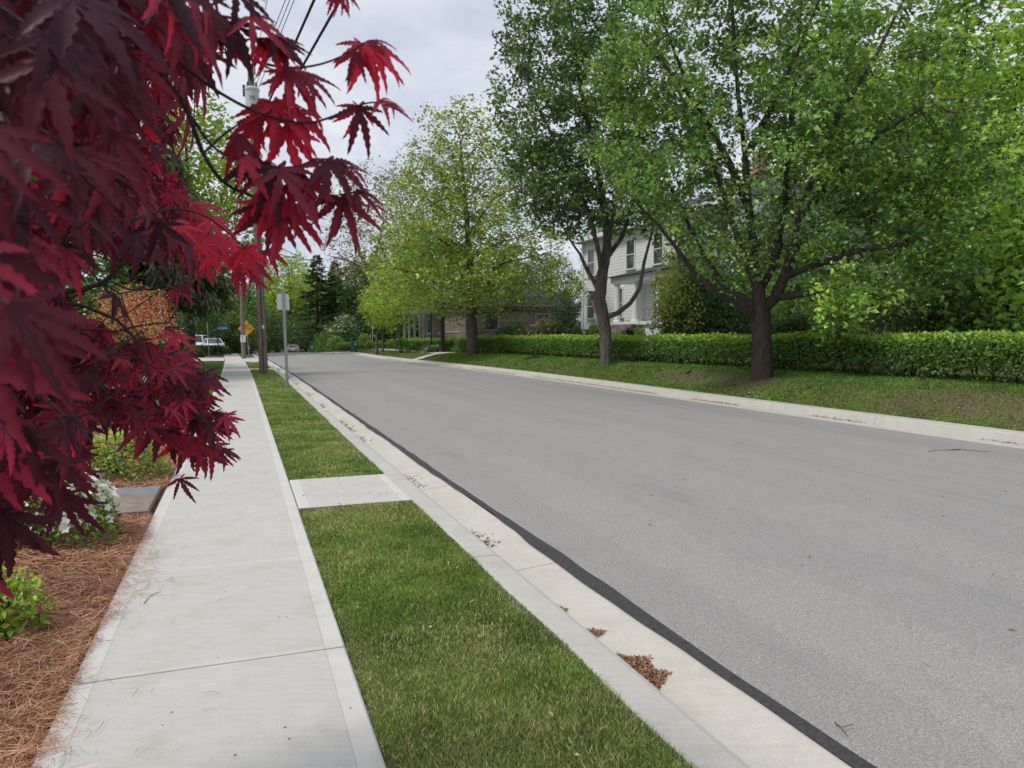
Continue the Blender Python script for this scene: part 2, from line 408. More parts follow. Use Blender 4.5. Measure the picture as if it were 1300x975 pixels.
def branch_mesh(P, par, r, rmin=0.0, n_of=lambda r: 10 if r > .12 else 7 if r > .04 else 4, wob=0.0, rng=None, flare=0.0):
    n = len(P); ch = [[] for _ in range(n)]
    for i, q in enumerate(par):
        if q >= 0: ch[q].append(i)
    Vs = []; Fs = []; off = 0; stack = [(0, -1)]
    while stack:
        st, pa = stack.pop(); chain = [st] if pa < 0 else [pa, st]; cur = st
        while ch[cur]:
            c = sorted(ch[cur], key=lambda i: -r[i])
            for o in c[1:]:
                if r[o] >= rmin: stack.append((o, cur))
            if r[c[0]] < rmin: break
            cur = c[0]; chain.append(cur)
        if len(chain) < 2: continue
        pts = P[chain]; rr = r[chain].copy()
        if pa >= 0: rr[0] = min(rr[0], rr[1] * 1.15)
        nn = n_of(rr[min(1, len(rr) - 1)])
        if pa < 0 and flare:
            z = pts[:, 2] - pts[0, 2]; rr = rr * (1 + flare * np.exp(-z / .28))
            pts = np.concatenate([[pts[0] - [0, 0, .25]], pts]); rr = np.concatenate([[rr[0] * 1.12], rr]); nn = 14
        V, Fq = tube_arrays(pts, rr, nn)
        if wob and rng is not None and rr[0] > .05:
            c = np.repeat(pts, nn, 0); dd = V - c; V = c + dd * (1 + wob * rng.normal(size=(len(V), 1)))
        Vs.append(V); Fs.append(Fq + off); off += len(V)
    return np.concatenate(Vs), np.concatenate(Fs)
def ellipsoids(n, els, rng, shell=2.2):
    w = np.array([e[2] for e in els], float); w /= w.sum(); out = []
    for (c, rd, _), k in zip(els, rng.multinomial(n, w)):
        out.append(np.array(c) + rand_dir(k, rng) * (rng.uniform(size=(k, 1)) ** (1 / shell)) * np.array(rd))
    return np.concatenate(out)
def leaf_cloud(P, r, thr, per, spread, size, pal, rng, base_idx=0, flat=.35, up=.8, aspect=.62, clump=.35, hang=0.25, gap=None):
    tips = np.where(r < thr)[0]; tips = tips[tips >= base_idx]
    if gap:
        q = P[tips]; g_ = snoise(q[:, 0] + .7 * q[:, 2], q[:, 1] - .6 * q[:, 2], int(abs(P[0, 0]) * 10) + 3, gap[0]) + .6 * snoise(q[:, 2], q[:, 0] - q[:, 1], 9, gap[0] * 1.7); tips = tips[g_ > gap[1]]
    nid = np.repeat(tips, per); n = len(nid)
    C = P[nid] + rng.normal(size=(n, 3)) * np.array([spread, spread, spread * .8])
    D = norm(rng.normal(size=(n, 3)) * np.array([1, 1, flat]) + np.array([0, 0, -hang]))
    N = norm(rng.normal(size=(n, 3)) * .55 + np.array([0, 0, up]))
    L = size * rng.uniform(.65, 1.35, n)
    pal = np.array(pal); nc = rng.integers(0, len(pal), len(P)); pick = np.where(rng.uniform(size=n) < .55, nc[nid], rng.integers(0, len(pal), n))
    cl = np.exp(rng.normal(size=len(P)) * clump * .6)[nid]
    col = pal[pick] * (cl * np.exp(rng.normal(size=n) * .22))[:, None]
    return leaf_quads(C, D, N, L, L * aspect, np.clip(col, 0.004, .7))
def build_tree(name, base, limbs, els, natt, step, kill, trunk_r, tipr, leafspec, mats, seed, label, cat='tree', group=None, expo=2.3, up=.05,
               jitter=.25, rmin=.008, att_filter=None, flare=.5, shell=2.2, leaf_filter=None, limb_min=None, tint=None):
    """limbs and els are in local coordinates of the tree base"""
    rng = np.random.default_rng(seed)
    att = ellipsoids(natt, els, rng, shell)
    if att_filter is not None: att = att[att_filter(att)]
    P0, par0 = skeleton(limbs, step)
    P, par = colonize(att, P0, par0, step, kill, rng, up=up, jitter=jitter)
    limb_nodes = [list(x) for x in LIMB_IDX]
    r = radii(par, tipr, expo, trunk_r)
    if limb_min:
        for li, idx in enumerate(limb_nodes[1:]):
            for k, i in enumerate(idx): r[i] = max(r[i], trunk_r * (limb_min[0] + (limb_min[1] - limb_min[0]) * k / max(1, len(idx) - 1)))
    V, Fq = branch_mesh(P, par, r, rmin, wob=.05, rng=rng, flare=flare)
    root = empty(name, base, label, cat, group)
    link('trunk', make_mesh('trunk', V, [Fq], smooth=True), M[mats[0]], root)
    LV, LF, LC = leaf_cloud(P, r, rng=rng, base_idx=len(P0) if leafspec.pop('skip_base', True) else 0, **leafspec)
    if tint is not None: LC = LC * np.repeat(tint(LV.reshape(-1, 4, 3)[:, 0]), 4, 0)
    if leaf_filter is not None:
        k = leaf_filter(LV.reshape(-1, 4, 3)[:, 0]); LV = LV.reshape(-1, 4, 3)[k].reshape(-1, 3); LC = LC.reshape(-1, 4, 3)[k].reshape(-1, 3); LF = np.arange(len(LV)).reshape(-1, 4)
    link('crown', make_mesh('crown', LV, [LF], LC), M[mats[1]], root)
    print(name, 'nodes', len(P), 'leaves', len(LF))
    return root

# ================================================================== CAMERA, SKY, SUN
cam_d = bpy.data.cameras.new('camera'); cam = bpy.data.objects.new('camera', cam_d); COL.objects.link(cam)
cam.location = (0, 0, H); cam.rotation_euler = (PI / 2 - PITCH, 0, 0)
cam_d.sensor_width = 36; cam_d.lens = 36 * F / 1300; cam_d.clip_start = .03; cam_d.clip_end = 3000
cam_d.dof.use_dof = True; cam_d.dof.focus_distance = 2.6; cam_d.dof.aperture_fstop = 9.5
SC.camera = cam
SC.view_settings.view_transform = 'Standard'; SC.view_settings.look = 'None'; SC.view_settings.exposure = 0
SC.cycles.use_denoising = True
SC.cycles.max_bounces = 7; SC.cycles.diffuse_bounces = 4; SC.cycles.transmission_bounces = 5; SC.cycles.glossy_bounces = 2
SUN_EL, SUN_AZ = math.radians(55), math.radians(-118)     # azimuth measured from +Y towards +X
sd_ = bpy.data.lights.new('sun', 'SUN'); sd_.energy = 2.2; sd_.angle = math.radians(12); sd_.color = (1, .95, .87)
sun = bpy.data.objects.new('sun', sd_); COL.objects.link(sun)
sv = Vector((math.cos(SUN_EL) * math.sin(SUN_AZ), math.cos(SUN_EL) * math.cos(SUN_AZ), math.sin(SUN_EL)))
sun.rotation_euler = sv.to_track_quat('Z', 'Y').to_euler(); sun.location = (0, 0, 40)
wd = bpy.data.worlds.new('World'); SC.world = wd; wd.use_nodes = True; nt = wd.node_tree; nt.nodes.clear()
wo = nt.nodes.new('ShaderNodeOutputWorld'); bg = nt.nodes.new('ShaderNodeBackground'); bg.inputs['Strength'].default_value = .114
sky = nt.nodes.new('ShaderNodeTexSky'); sky.sky_type = 'NISHITA'; sky.sun_disc = False; sky.sun_elevation = SUN_EL; sky.sun_rotation = SUN_AZ; sky.dust_density = 2
tc = nt.nodes.new('ShaderNodeTexCoord'); sp = nt.nodes.new('ShaderNodeSeparateXYZ'); nt.links.new(tc.outputs['Generated'], sp.inputs[0])
mx = nt.nodes.new('ShaderNodeMath'); mx.operation = 'ADD'; mx.inputs[1].default_value = .16; nt.links.new(sp.outputs[2], mx.inputs[0])
mm = nt.nodes.new('ShaderNodeMath'); mm.operation = 'MAXIMUM'; mm.inputs[1].default_value = .05; nt.links.new(mx.outputs[0], mm.inputs[0])
vd = nt.nodes.new('ShaderNodeCombineXYZ')
for i in (0, 1):
    dv = nt.nodes.new('ShaderNodeMath'); dv.operation = 'DIVIDE'; nt.links.new(sp.outputs[i], dv.inputs[0]); nt.links.new(mm.outputs[0], dv.inputs[1]); nt.links.new(dv.outputs[0], vd.inputs[i])
nz = nt.nodes.new('ShaderNodeTexNoise'); nz.inputs['Scale'].default_value = 1.35; nz.inputs['Detail'].default_value = 6; nz.inputs['Roughness'].default_value = .55; nz.inputs['Distortion'].default_value = .35
nt.links.new(vd.outputs[0], nz.inputs['Vector'])
cr = nt.nodes.new('ShaderNodeValToRGB'); nt.links.new(nz.outputs['Fac'], cr.inputs['Fac'])
e = cr.color_ramp.elements; e[0].position = .33; e[0].color = (4.7, 5.25, 6.5, 1); e[1].position = .66; e[1].color = (8.5, 8.55, 8.8, 1)
e_ = e.new(.5); e_.color = (6.4, 6.8, 7.7, 1)
mxx = nt.nodes.new('ShaderNodeMix'); mxx.data_type = 'RGBA'; mxx.inputs[0].default_value = .93
nt.links.new(sky.outputs[0], mxx.inputs[6]); nt.links.new(cr.outputs[0], mxx.inputs[7])
nt.links.new(mxx.outputs[2], bg.inputs['Color']); nt.links.new(bg.outputs[0], wo.inputs['Surface'])

# ================================================================== GROUND, ROAD, PAVEMENT
c_ = lambda d, z: (lambda s: (d + bend(s), z + drop(s)))
SSV = np.concatenate([np.arange(-4, 30, .5), np.arange(30, 80, 2), np.arange(80, 172, 4)])
gs = np.array([-700, -30, 78, 150, 900.]); gd = [-900, -60, 0, 60, 900]
grid_strip('ground', gs, [(lambda s, d=d: (d + 0 * s, -.42 + np.where(s > 100, -1.75, 0.0))) for d in gd], M['ground'])
# asphalt with a slight crown, between the crack-seal strip and the far gutter
grid_strip('road', SSV, [lambda s, f=f: ((2.27 + bend(s)) * (1 - f) + (rk(s) - 1.05) * f, -.10 + .09 * (1 - (2 * f - 1) ** 2) + drop(s)) for f in np.linspace(0, 1, 9)], M['asphalt'])
fw = lambda s: .012 * snoise(s, 0 * s, 3, 1.7) + .008 * snoise(s, 0 * s, 4, 5)
SS2 = np.concatenate([np.arange(-2, 26, .08), np.arange(26, 78, .5)])
grid_strip('crack_seal', SS2, [lambda s: (2.185 + bend(s) + fw(s), -.095 + 0 * s), lambda s: (2.285 + bend(s) + .8 * fw(s + 40), -.0925 + 0 * s)], M['seal'], smooth=False)
SS3 = np.concatenate([np.arange(-4, 30, .25), np.arange(30, 79, 1)])
grid_strip('gutter', SS3, [c_(1.70, -.145), c_(1.80, -.14), c_(2.2, -.102)], M['gutter'])
kr = lambda s: .006 * snoise(s, 0 * s, 7, 2.2)
grid_strip('kerb', SS3, [lambda s: (1.535 + bend(s) + kr(s), -.25 + 0 * s), lambda s: (1.535 + bend(s) + kr(s), -.012 + 0 * s), lambda s: (1.55 + bend(s) + kr(s), 0 * s + .002),
           lambda s: (1.70 + bend(s), -.002 + 0 * s), lambda s: (1.735 + bend(s), -.014 + 0 * s), lambda s: (1.755 + bend(s), -.05 + 0 * s), lambda s: (1.79 + bend(s), -.145 + 0 * s)], M['kerb'], smooth=False)
# far side
rr_ = lambda off, z: (lambda s: (rk(s) + off, z + drop(s)))
grid_strip('gutter', SSV, [rr_(-1.06, -.098), rr_(-.42, -.128)], M['gutter'])
grid_strip('kerb', SSV, [rr_(-.43, -.16), rr_(-.425, -.13), rr_(-.36, .005), rr_(-.33, .027), rr_(-.02, .032), rr_(0, .02), rr_(.005, -.2)], M['kerb'], smooth=False)
# right-hand lawn bank
lawn_o = np.concatenate([[0, .12, .25, .5, .8, 1.1, 1.5, 2, 2.5, 3, 4, 5, 7, 9, 12, 16, 25, 40, 70]])
grid_strip('lawn', SSV, [(lambda s, o=o: (rk(s) + o, lawn_z(s, rk(s) + o))) for o in lawn_o], M['lawn'])
# left-hand lawn
grid_strip('lawn', np.concatenate([np.arange(21, 80, 2), np.arange(80, 172, 6)]), [(lambda s, d=d, z=z: (d + bend(s), z + drop(s))) for d, z in ((-.75, -.02), (-.9, .0), (-2, .02), (-6, .05), (-20, .2), (-60, .3))], M['lawn'])
# verge between pavement and kerb
grid_strip('verge', SS3, [c_(.46, -.05), c_(.52, -.04), c_(.8, -.02), c_(1.2, -.02), c_(1.46, -.05), c_(1.545, -.085)], M['verge'])
# garden bed
bedz = lambda s, d: .0 + .05 * np.clip((-.8 - d) / .5, 0, 1) + .02 * snoise(s, d, 21, 2.5) * np.clip((-.8 - d) / .3, 0, 1) + .1 * np.clip((-1.6 - d) / 2, 0, 1)
bs = np.arange(-1.5, 22.01, .25)
grid_strip('garden_bed', bs, [(lambda s, d=d: (d + bend(s), bedz(s, d + 0 * s) - .02)) for d in (-.72, -.8, -.95, -1.1, -1.3, -1.6, -2, -2.6, -3.4, -4.5, -6, -9, -14)], M['bed'])

def slabs(name, joints, d0, d1, z, mat, across=False, thick=.12, gap=.008):
    V = []; Fs = []; UV = []; n = 0
    for a, b in zip(joints[:-1], joints[1:]):
        a2, b2 = a + gap / 2, b - gap / 2; dd = .004
        S = np.linspace(a2, b2, 2); prof = [0, .012]
        lift = RNG.uniform(-.002, .002)
        ss = [a2, a2 + .012, (a2 + b2) / 2, b2 - .012, b2]; ds = [d0, d0 + .01, d0 + .11, (d0 + d1) / 2, d1 - .11, d1 - .01, d1]
        for i, s_ in enumerate(ss):
            for j, d_ in enumerate(ds):
                edge = i in (0, 4) or j in (0, 6)
                V.append(W(s_, d_ + bend(s_), z + lift - (.008 if edge else 0))); 
                e1 = min(d_ - d0, d1 - d_); e2 = min(s_ - a2, b2 - s_); UV.append((e1, e2))
        k = len(ds)
        for i in range(4):
            for j in range(k - 1): Fs.append((n + i * k + j, n + i * k + j + 1, n + (i + 1) * k + j + 1, n + (i + 1) * k + j))
        # skirts
        ring = [i for i in range(k)] + [i * k + k - 1 for i in range(1, 5)] + [4 * k + j for j in range(k - 2, -1, -1)] + [i * k for i in range(3, 0, -1)]
        m = len(V)
        for q in ring: p = V[n + q].copy(); p[2] -= thick; V.append(p); UV.append((0.0, 0.0))
        L = len(ring)
        for q in range(L): Fs.append((n + ring[q], m + q, m + (q + 1) % L, n + ring[(q + 1) % L]))
        n = len(V)
    me = make_mesh(name, np.array(V), [np.array(Fs)], uv=np.array(UV), smooth=False); o = link(name, me, M[mat]); o['kind'] = 'structure'
    return o
jts = [.55, 2.15, 3.75, 5.41, 7.0, 8.42] + [8.42 + 1.53 * k for k in range(1, 46)]
slabs('sidewalk', [j for j in jts if j < 77], -.755, .47, 0.0, 'sidewalk')
slabs('kerb_crossing', [6.97, 8.40], .478, 1.53, .004, 'sidewalk')
slabs('kerb_crossing', [38.2, 39.4], .478, 1.53, .004, 'sidewalk')
# side drive on the far left, and the apron where it meets the road
def patch(name, pts, z, mat, kind='structure'):
    V = [W(s, d + float(bend(s)), z(s, d) if callable(z) else z) for s, d in pts]
    o = link(name, make_mesh(name, np.array(V), [np.array([list(range(len(V)))])], uv=np.array([(.5, .5)] * len(V))), M[mat]); o['kind'] = kind; return o
for s0, s1 in ((50, 58),):
    patch('driveway', [(s0, -30), (s0, -.76), (s1, -.76), (s1, -30)], .075, 'sidewalk')
    patch('driveway', [(s0, .48), (s0 - 2.5, 1.75), (s1 + 2.5, 1.75), (s1, .48)], .008, 'sidewalk')
# footpath beyond the young trees on the right
ps = np.arange(50, 79, 1.0)
pd_ = lambda s: rk(s) + 2.2 + 1.6 * np.sin((s - 50) / 29 * PI) * .6
grid_strip('footpath', ps, [lambda s: (pd_(s) - .6, lawn_z(s, pd_(s) - .6) + .03), lambda s: (pd_(s) + .6, lawn_z(s, pd_(s) + .6) + .03)], M['sidewalk'])
gx = np.linspace(0, 1, 8)
V = []; 
for f in gx:
    for w in (0, 1): s_ = 50 + w * 1.3; d_ = rk(s_) + 2.6 * f; V.append(W(s_, d_, float(lawn_z(s_, d_)) + .035))
Fq = [(2 * i, 2 * i + 1, 2 * i + 3, 2 * i + 2) for i in range(7)]
o = link('footpath', make_mesh('footpath', np.array(V), [np.array(Fq)], uv=np.full((len(V), 2), .5)), M['sidewalk']); o['kind'] = 'structure'
# slate garden path
mb = MB(); rng = np.random.default_rng(4); pal = [(.20, .21, .22), (.15, .165, .18), (.25, .25, .25), (.24, .2, .17), (.18, .2, .19)]
for d0 in np.arange(-.79, -3.6, -.62):
    splits = [7.14, 7.14 + rng.uniform(.45, .85), 8.35]
    for a, b in zip(splits[:-1], splits[1:]):
        if rng.uniform() < .4:
            m_ = (d0 + d0 - .62) / 2; cells = [(d0, m_), (m_, d0 - .62)]
        else: cells = [(d0, d0 - .62)]
        for p, q in cells:
            c = W((a + b) / 2, (p + q) / 2, .012 + rng.uniform(-.003, .003)); mb.box(c, (abs(p - q) - .014, b - a - .014, .06), A, pal[rng.integers(0, 5)] if d0 < -.8 else ((.24, .19, .16) if rng.uniform() < .3 else pal[0]))
mb.build('slate_path', M['slate'], kind='structure', bevel=.004)

# ================================================================== GRASS AND STRAW
def grass(name, s, d, z, h, w, col, lean=.55, seed=0):
    rng = np.random.default_rng(seed); n = len(s)
    B = Wn(s, d, z); ang = rng.uniform(0, 2 * PI, n); tilt = rng.uniform(.05, lean, n)
    dirn = np.stack([np.cos(ang) * tilt, np.sin(ang) * tilt, np.ones(n)], -1); dirn = norm(dirn)
    sa = rng.uniform(0, 2 * PI, n); side = np.stack([np.cos(sa), np.sin(sa), 0 * sa], -1) * (w / 2)[:, None]
    mid = B + dirn * (h * .55)[:, None]; bendv = np.stack([np.cos(ang), np.sin(ang), -.35 + 0 * ang], -1) * (h * rng.uniform(.05, .4, n))[:, None]
    tip = B + dirn * h[:, None] + bendv
    V = np.stack([B - side, B + side, mid + side * .8, mid - side * .8, tip], 1).reshape(-1, 3)
    k = np.arange(n)[:, None] * 5; q = k + np.array([[0, 1, 2, 3]]); t3 = k + np.array([[3, 2, 4]])
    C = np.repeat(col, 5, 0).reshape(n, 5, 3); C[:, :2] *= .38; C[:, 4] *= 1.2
    o = link(name, make_mesh(name, V, [q, t3], C.reshape(-1, 3)), M['grassblade']); o['kind'] = 'stuff'; return o
def grass_col(s, d, rng, seed, g, dry, dryamt):
    n = len(s); a = .45 * snoise(s, d, seed, 2.6) + .6 * snoise(s, d, seed + 1, 8) + .6 * snoise(s, d, seed + 6, 23); f = np.clip(.5 + .3 * a + rng.normal(size=n) * .18, 0, 1)[:, None]
    c = np.array(g[0]) * (1 - f) + np.array(g[1]) * f
    dm = (rng.uniform(size=n) < np.clip(dryamt * (1 + 1.2 * snoise(s, d, seed + 2, 2.6) + .8 * snoise(s, d, seed + 4, 8)), .01, .8))[:, None]
    return np.where(dm, np.array(dry) * rng.uniform(.6, 1.3, (n, 1)), c) * np.exp(rng.normal(size=(n, 1)) * .3)
S_, D_, H_, W_ = [], [], [], []
for s0, s1, n, h, w in ((1.4, 3.6, 78000, .036, .0031), (3.6, 7.0, 66000, .039, .0044), (8.42, 14, 56000, .04, .0065), (14, 26, 44000, .045, .012), (26, 49, 34000, .06, .026)):
    n = int(n); s = RNG.uniform(s0, s1, n); d = RNG.uniform(.464, 1.548, n); S_.append(s); D_.append(d)
    tuft = np.clip(1 + .16 * snoise(s, d, 31, 4) + .16 * snoise(s, d, 33, 11), .45, 1.7); edge = np.clip(np.minimum(d - .45, 1.6 - d) / .16, .7, 1)
    H_.append(h * RNG.uniform(.5, 1.25, n) * tuft * edge); W_.append(w * RNG.uniform(.7, 1.3, n))
s, d, h, w = map(np.concatenate, (S_, D_, H_, W_))
bare = np.clip(.05 + .55 * snoise(s, d, 41, 3.1) + .45 * snoise(s, d, 42, 9) - .1 + 1.1 * np.clip((.62 - d) / .15, 0, 1) * (s < 14), 0, .8)
k = (RNG.uniform(size=len(s)) > bare * .65) & ((s < 38.2) | (s > 39.4))
s, d, h, w = s[k], d[k], h[k], w[k]
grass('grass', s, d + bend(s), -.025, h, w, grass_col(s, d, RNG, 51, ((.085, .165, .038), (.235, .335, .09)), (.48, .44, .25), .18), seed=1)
# left lawn
n = 60000; s = 21.2 + 34 * RNG.uniform(size=n) ** 1.6; d = -.76 - RNG.uniform(0, 7.5, n) ** 1.0
k = ~((s > 49.8) & (s < 58.2)); s, d = s[k], d[k]
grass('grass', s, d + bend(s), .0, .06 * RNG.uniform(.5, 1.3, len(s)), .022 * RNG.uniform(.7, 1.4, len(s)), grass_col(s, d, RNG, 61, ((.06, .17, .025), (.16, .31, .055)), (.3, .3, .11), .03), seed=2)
# right lawn bank
S_, D_, H_, W_ = [], [], [], []
for s0, s1, n, w in ((3, 14, 60000, .016), (14, 27, 60000, .024), (27, 48, 40000, .04), (48, 80, 26000, .05), (80, 125, 9000, .1)):
    s = RNG.uniform(s0, s1, n); o = RNG.uniform(.01, 4.4 if s0 < 40 else 9, n); S_.append(s); D_.append(o); W_.append(w * RNG.uniform(.7, 1.4, n)); H_.append(.065 * RNG.uniform(.4, 1.4, n))
s, o, h, w = map(np.concatenate, (S_, D_, H_, W_))
dirt = np.clip(.55 * snoise(s, o, 71, .9) + .35 * snoise(s, o, 72, 3) + .8 * np.exp(-((o - 1.0) / .7) ** 2) * (s < 22) - .42, 0, .66) + .85 * np.exp(-((s - 16.6) ** 2 / 1.4 + (o - 1.25) ** 2 / .5))
dirt = dirt * (s < 30) * np.where(s < 14.5, .72, 1); onpath = (s > 49) & (np.abs(rk(s) + o - pd_(s)) < .65) | ((s > 49.9) & (s < 51.4) & (o < 2.6))
k = (RNG.uniform(size=len(s)) > dirt) & ~onpath; s, o, h, w, dirt = s[k], o[k], h[k], w[k], dirt[k]
d = rk(s) + o
gc = grass_col(s, d, RNG, 75, ((.06, .16, .026), (.17, .31, .055)), (.27, .21, .11), .08)
gc *= (1 - .3 * np.clip(dirt, 0, 1))[:, None]
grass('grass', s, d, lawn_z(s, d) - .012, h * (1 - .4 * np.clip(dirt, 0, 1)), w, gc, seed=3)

def straw():
    rng = np.random.default_rng(8); Ss, Ds, Ls, Ws = [], [], [], []
    for s0, s1, n, L, w in ((1.6, 4.6, 24000, .13, .0022), (4.6, 7.1, 15000, .13, .003), (8.35, 13, 16000, .15, .0045), (13, 21.3, 9000, .18, .009)):
        Ss.append(rng.uniform(s0, s1, n)); Ds.append(-.78 - 2.9 * rng.uniform(size=n) ** 1.35); Ls.append(L * rng.uniform(.5, 1.25, n)); Ws.append(w * rng.uniform(.7, 1.3, n))
    # needles spilling over the pavement edge, in tongues
    n = 6500; s = 1.6 + 19.4 * rng.uniform(size=n) ** 1.3; reach = .02 + .085 * np.clip(.6 + .9 * snoise(s, 0 * s, 91, 2.1) + .5 * snoise(s, 0 * s, 92, 7), 0, 2)
    k = ~((s > 7.1) & (s < 8.5)); s, reach = s[k], reach[k]
    Ss.append(s); Ds.append(-.80 + reach * np.abs(rng.normal(size=len(s))) * .9); Ls.append(.1 * rng.uniform(.5, 1.3, len(s))); Ws.append(np.where(s < 7, .0022, .004))
    n = 60; s = rng.uniform(1.8, 9, n); Ss.append(s); Ds.append(-.6 + .45 * rng.uniform(size=n) ** 2); Ls.append(.08 * rng.uniform(.5, 1.2, n)); Ws.append(.002 + 0 * s)
    s, d, L, w = map(np.concatenate, (Ss, Ds, Ls, Ws)); n = len(s)
    z = np.where(d < -.755, bedz(s, d) + rng.uniform(-.012, .03, n), .006 + rng.uniform(0, .012, n))
    C = Wn(s, d + bend(s), z); a = rng.uniform(0, 2 * PI, n); pit = rng.normal(size=n) * np.where(d < -.76, .22, .06)
    dr = np.stack([np.cos(a) * np.cos(pit), np.sin(a) * np.cos(pit), np.sin(pit)], -1); sd = np.stack([-np.sin(a), np.cos(a), rng.normal(size=n) * .5], -1); sd = norm(sd)
    curv = rng.normal(size=(n, 1)) * .12 * L[:, None]; bow = np.stack([-np.sin(a), np.cos(a), 0 * a], -1) * curv
    P0 = C - dr * L[:, None] / 2; P1 = C + bow + np.array([0, 0, .004]); P2 = C + dr * L[:, None] / 2; hw = sd * (w / 2)[:, None]
    V = np.stack([P0 - hw, P0 + hw, P1 + hw, P1 - hw, P2 + hw * .5, P2 - hw * .5], 1).reshape(-1, 3); k = np.arange(n)[:, None] * 6
    q = np.concatenate([k + np.array([[0, 1, 2, 3]]), k + np.array([[3, 2, 4, 5]])])
    pal = np.array([(.46, .24, .14), (.36, .17, .095), (.56, .33, .20), (.22, .10, .06), (.64, .44, .29)]); pk = rng.choice(5, n, p=[.34, .27, .2, .13, .06])
    col = pal[pk] * np.exp(rng.normal(size=(n, 1)) * .2) * np.clip(1 + .18 * snoise(s, d, 95, 2.2), .6, 1.4)[:, None]
    tag(link('pine_straw', make_mesh('pine_straw', V, [q], np.repeat(col, 6, 0)), M['straw']), 'reddish brown pine straw mulch spread over the garden bed', kind='stuff')
straw()

# ================================================================== DEBRIS ON THE STREET
def debris(label, s0, s1, d0, wmax, n, hgt, seed, z0=-.135, group=None, size=.014):
    rng = np.random.default_rng(seed); f = rng.beta(2, 2.2, n); s = s0 + (s1 - s0) * f
    wd_ = wmax * np.sin(PI * f ** 1.7) ** .7 * np.clip(.85 + .16 * snoise(s, 0 * s, seed, 14) + .15 * snoise(s, 0 * s, seed + 9, 40), .2, 1.3); t = rng.uniform(size=n) ** 1.5; d = d0 + wd_ * t
    hz = hgt * np.sin(PI * f) * (1 - t) ** .8 * rng.uniform(size=n)
    P = Wn(s, d + bend(s), z0 + hz + .1 * (d - d0) * .25 + .004); D = norm(rng.normal(size=(n, 3)) * np.array([1, 1, .5])); N = norm(rng.normal(size=(n, 3)) * .7 + np.array([0, 0, 1]))
    pal = np.array([(.30, .16, .09), (.38, .23, .13), (.18, .09, .055), (.46, .31, .19), (.32, .15, .10)]); col = pal[rng.integers(0, 5, n)] * rng.uniform(.6, 1.3, (n, 1))
    g = rng.uniform(size=n) < .012; col[g] = (.14, .22, .05)
    V, Fq, C = leaf_quads(P, D, N, size * rng.uniform(.5, 1.6, n), size * .45 * rng.uniform(.5, 1.5, n), col)
    o = link('debris_pile', make_mesh('debris_pile', V, [Fq], C), M['debris']); return tag(o, label, 'debris', group)
def gs_(u, v, z=-.13): return SD(gnd(u, v, z))
s_a = gs_(870, 893)[0]; s_b = gs_(808, 832)[0]
G = 'leaf litter piles along the near gutter'
debris('largest pile of brown leaf litter in the gutter beside the kerb', s_a, s_b + .1, 1.77, .27, 5200, .05, 1, group=G, size=.017)
debris('small brown leaf pile just beyond the largest one in the gutter', gs_(775, 812)[0], gs_(752, 797)[0], 1.77, .17, 1300, .03, 2, group=G)
debris('thin brown leaf pile with a green scrap against the kerb', gs_(742, 787)[0], gs_(714, 764)[0], 1.77, .13, 1500, .025, 3, group=G)
rng = np.random.default_rng(77)
n = 3600; s = 5 + 40 * rng.uniform(size=n) ** 1.6; cl = snoise(s, 0 * s, 101, 2.3) > .45; s = s[cl]; n = len(s); d = 1.79 + np.abs(rng.normal(size=n)) * .07
P = Wn(s, d + bend(s), -.137 + .1 * (d - 1.79)); col = np.array([(.2, .1, .055)]) * rng.uniform(.5, 1.5, (n, 1))
V1 = leaf_quads(P, norm(rng.normal(size=(n, 3)) * np.array([1, 1, .25])), norm(rng.normal(size=(n, 3)) * .3 + [0, 0, 1]), .022 * rng.uniform(.5, 1.8, n) * (1 + s / 20), .012 * rng.uniform(.5, 1.5, n) * (1 + s / 20), col)
# far gutter line of needles
n = 4200; s = rng.uniform(6, 62, n); k = snoise(s, 0 * s, 103, .8) > -.35; s = s[k]; n = len(s); d = rk(s) - .44 - np.abs(rng.normal(size=n)) * .06
P = Wn(s, d, -.12 + 0 * s); col = np.array([(.27, .14, .07)]) * rng.uniform(.5, 1.4, (n, 1))
V2 = leaf_quads(P, norm(rng.normal(size=(n, 3)) * np.array([1, 1, .2])), norm(rng.normal(size=(n, 3)) * .3 + [0, 0, 1]), .05 * rng.uniform(.5, 1.8, n), .022 * rng.uniform(.5, 1.5, n), col)
# specks on the road, the pavement and the verge
n = 170; s = 2.5 + 30 * rng.uniform(size=n) ** 1.5; d = rng.uniform(2.4, 10.5, n); f = (d - 2.27) / (10.9 - 2.27); P = Wn(s, d, -.095 + .09 * (1 - (2 * f - 1) ** 2))
V3 = leaf_quads(P, norm(rng.normal(size=(n, 3)) * np.array([1, 1, .1])), norm(rng.normal(size=(n, 3)) * .2 + [0, 0, 1]), .035 * rng.uniform(.3, 1.6, n), .012 * rng.uniform(.5, 1.5, n), np.array([(.12, .085, .06)]) * rng.uniform(.5, 1.8, (n, 1)))
n = 90; s = 2 + 14 * rng.uniform(size=n) ** 1.4; d = rng.uniform(-.7, .45, n); P = Wn(s, d, .003 + 0 * s)
V4 = leaf_quads(P, norm(rng.normal(size=(n, 3)) * np.array([1, 1, .1])), norm(rng.normal(size=(n, 3)) * .2 + [0, 0, 1]), .012 * rng.uniform(.3, 1.6, n), .006 * rng.uniform(.5, 1.5, n), np.array([(.10, .075, .05)]) * rng.uniform(.5, 1.8, (n, 1)))
n = 60; s = 2 + 9 * rng.uniform(size=n); d = rng.uniform(.5, 1.5, n); P = Wn(s, d, .012 + 0 * s)
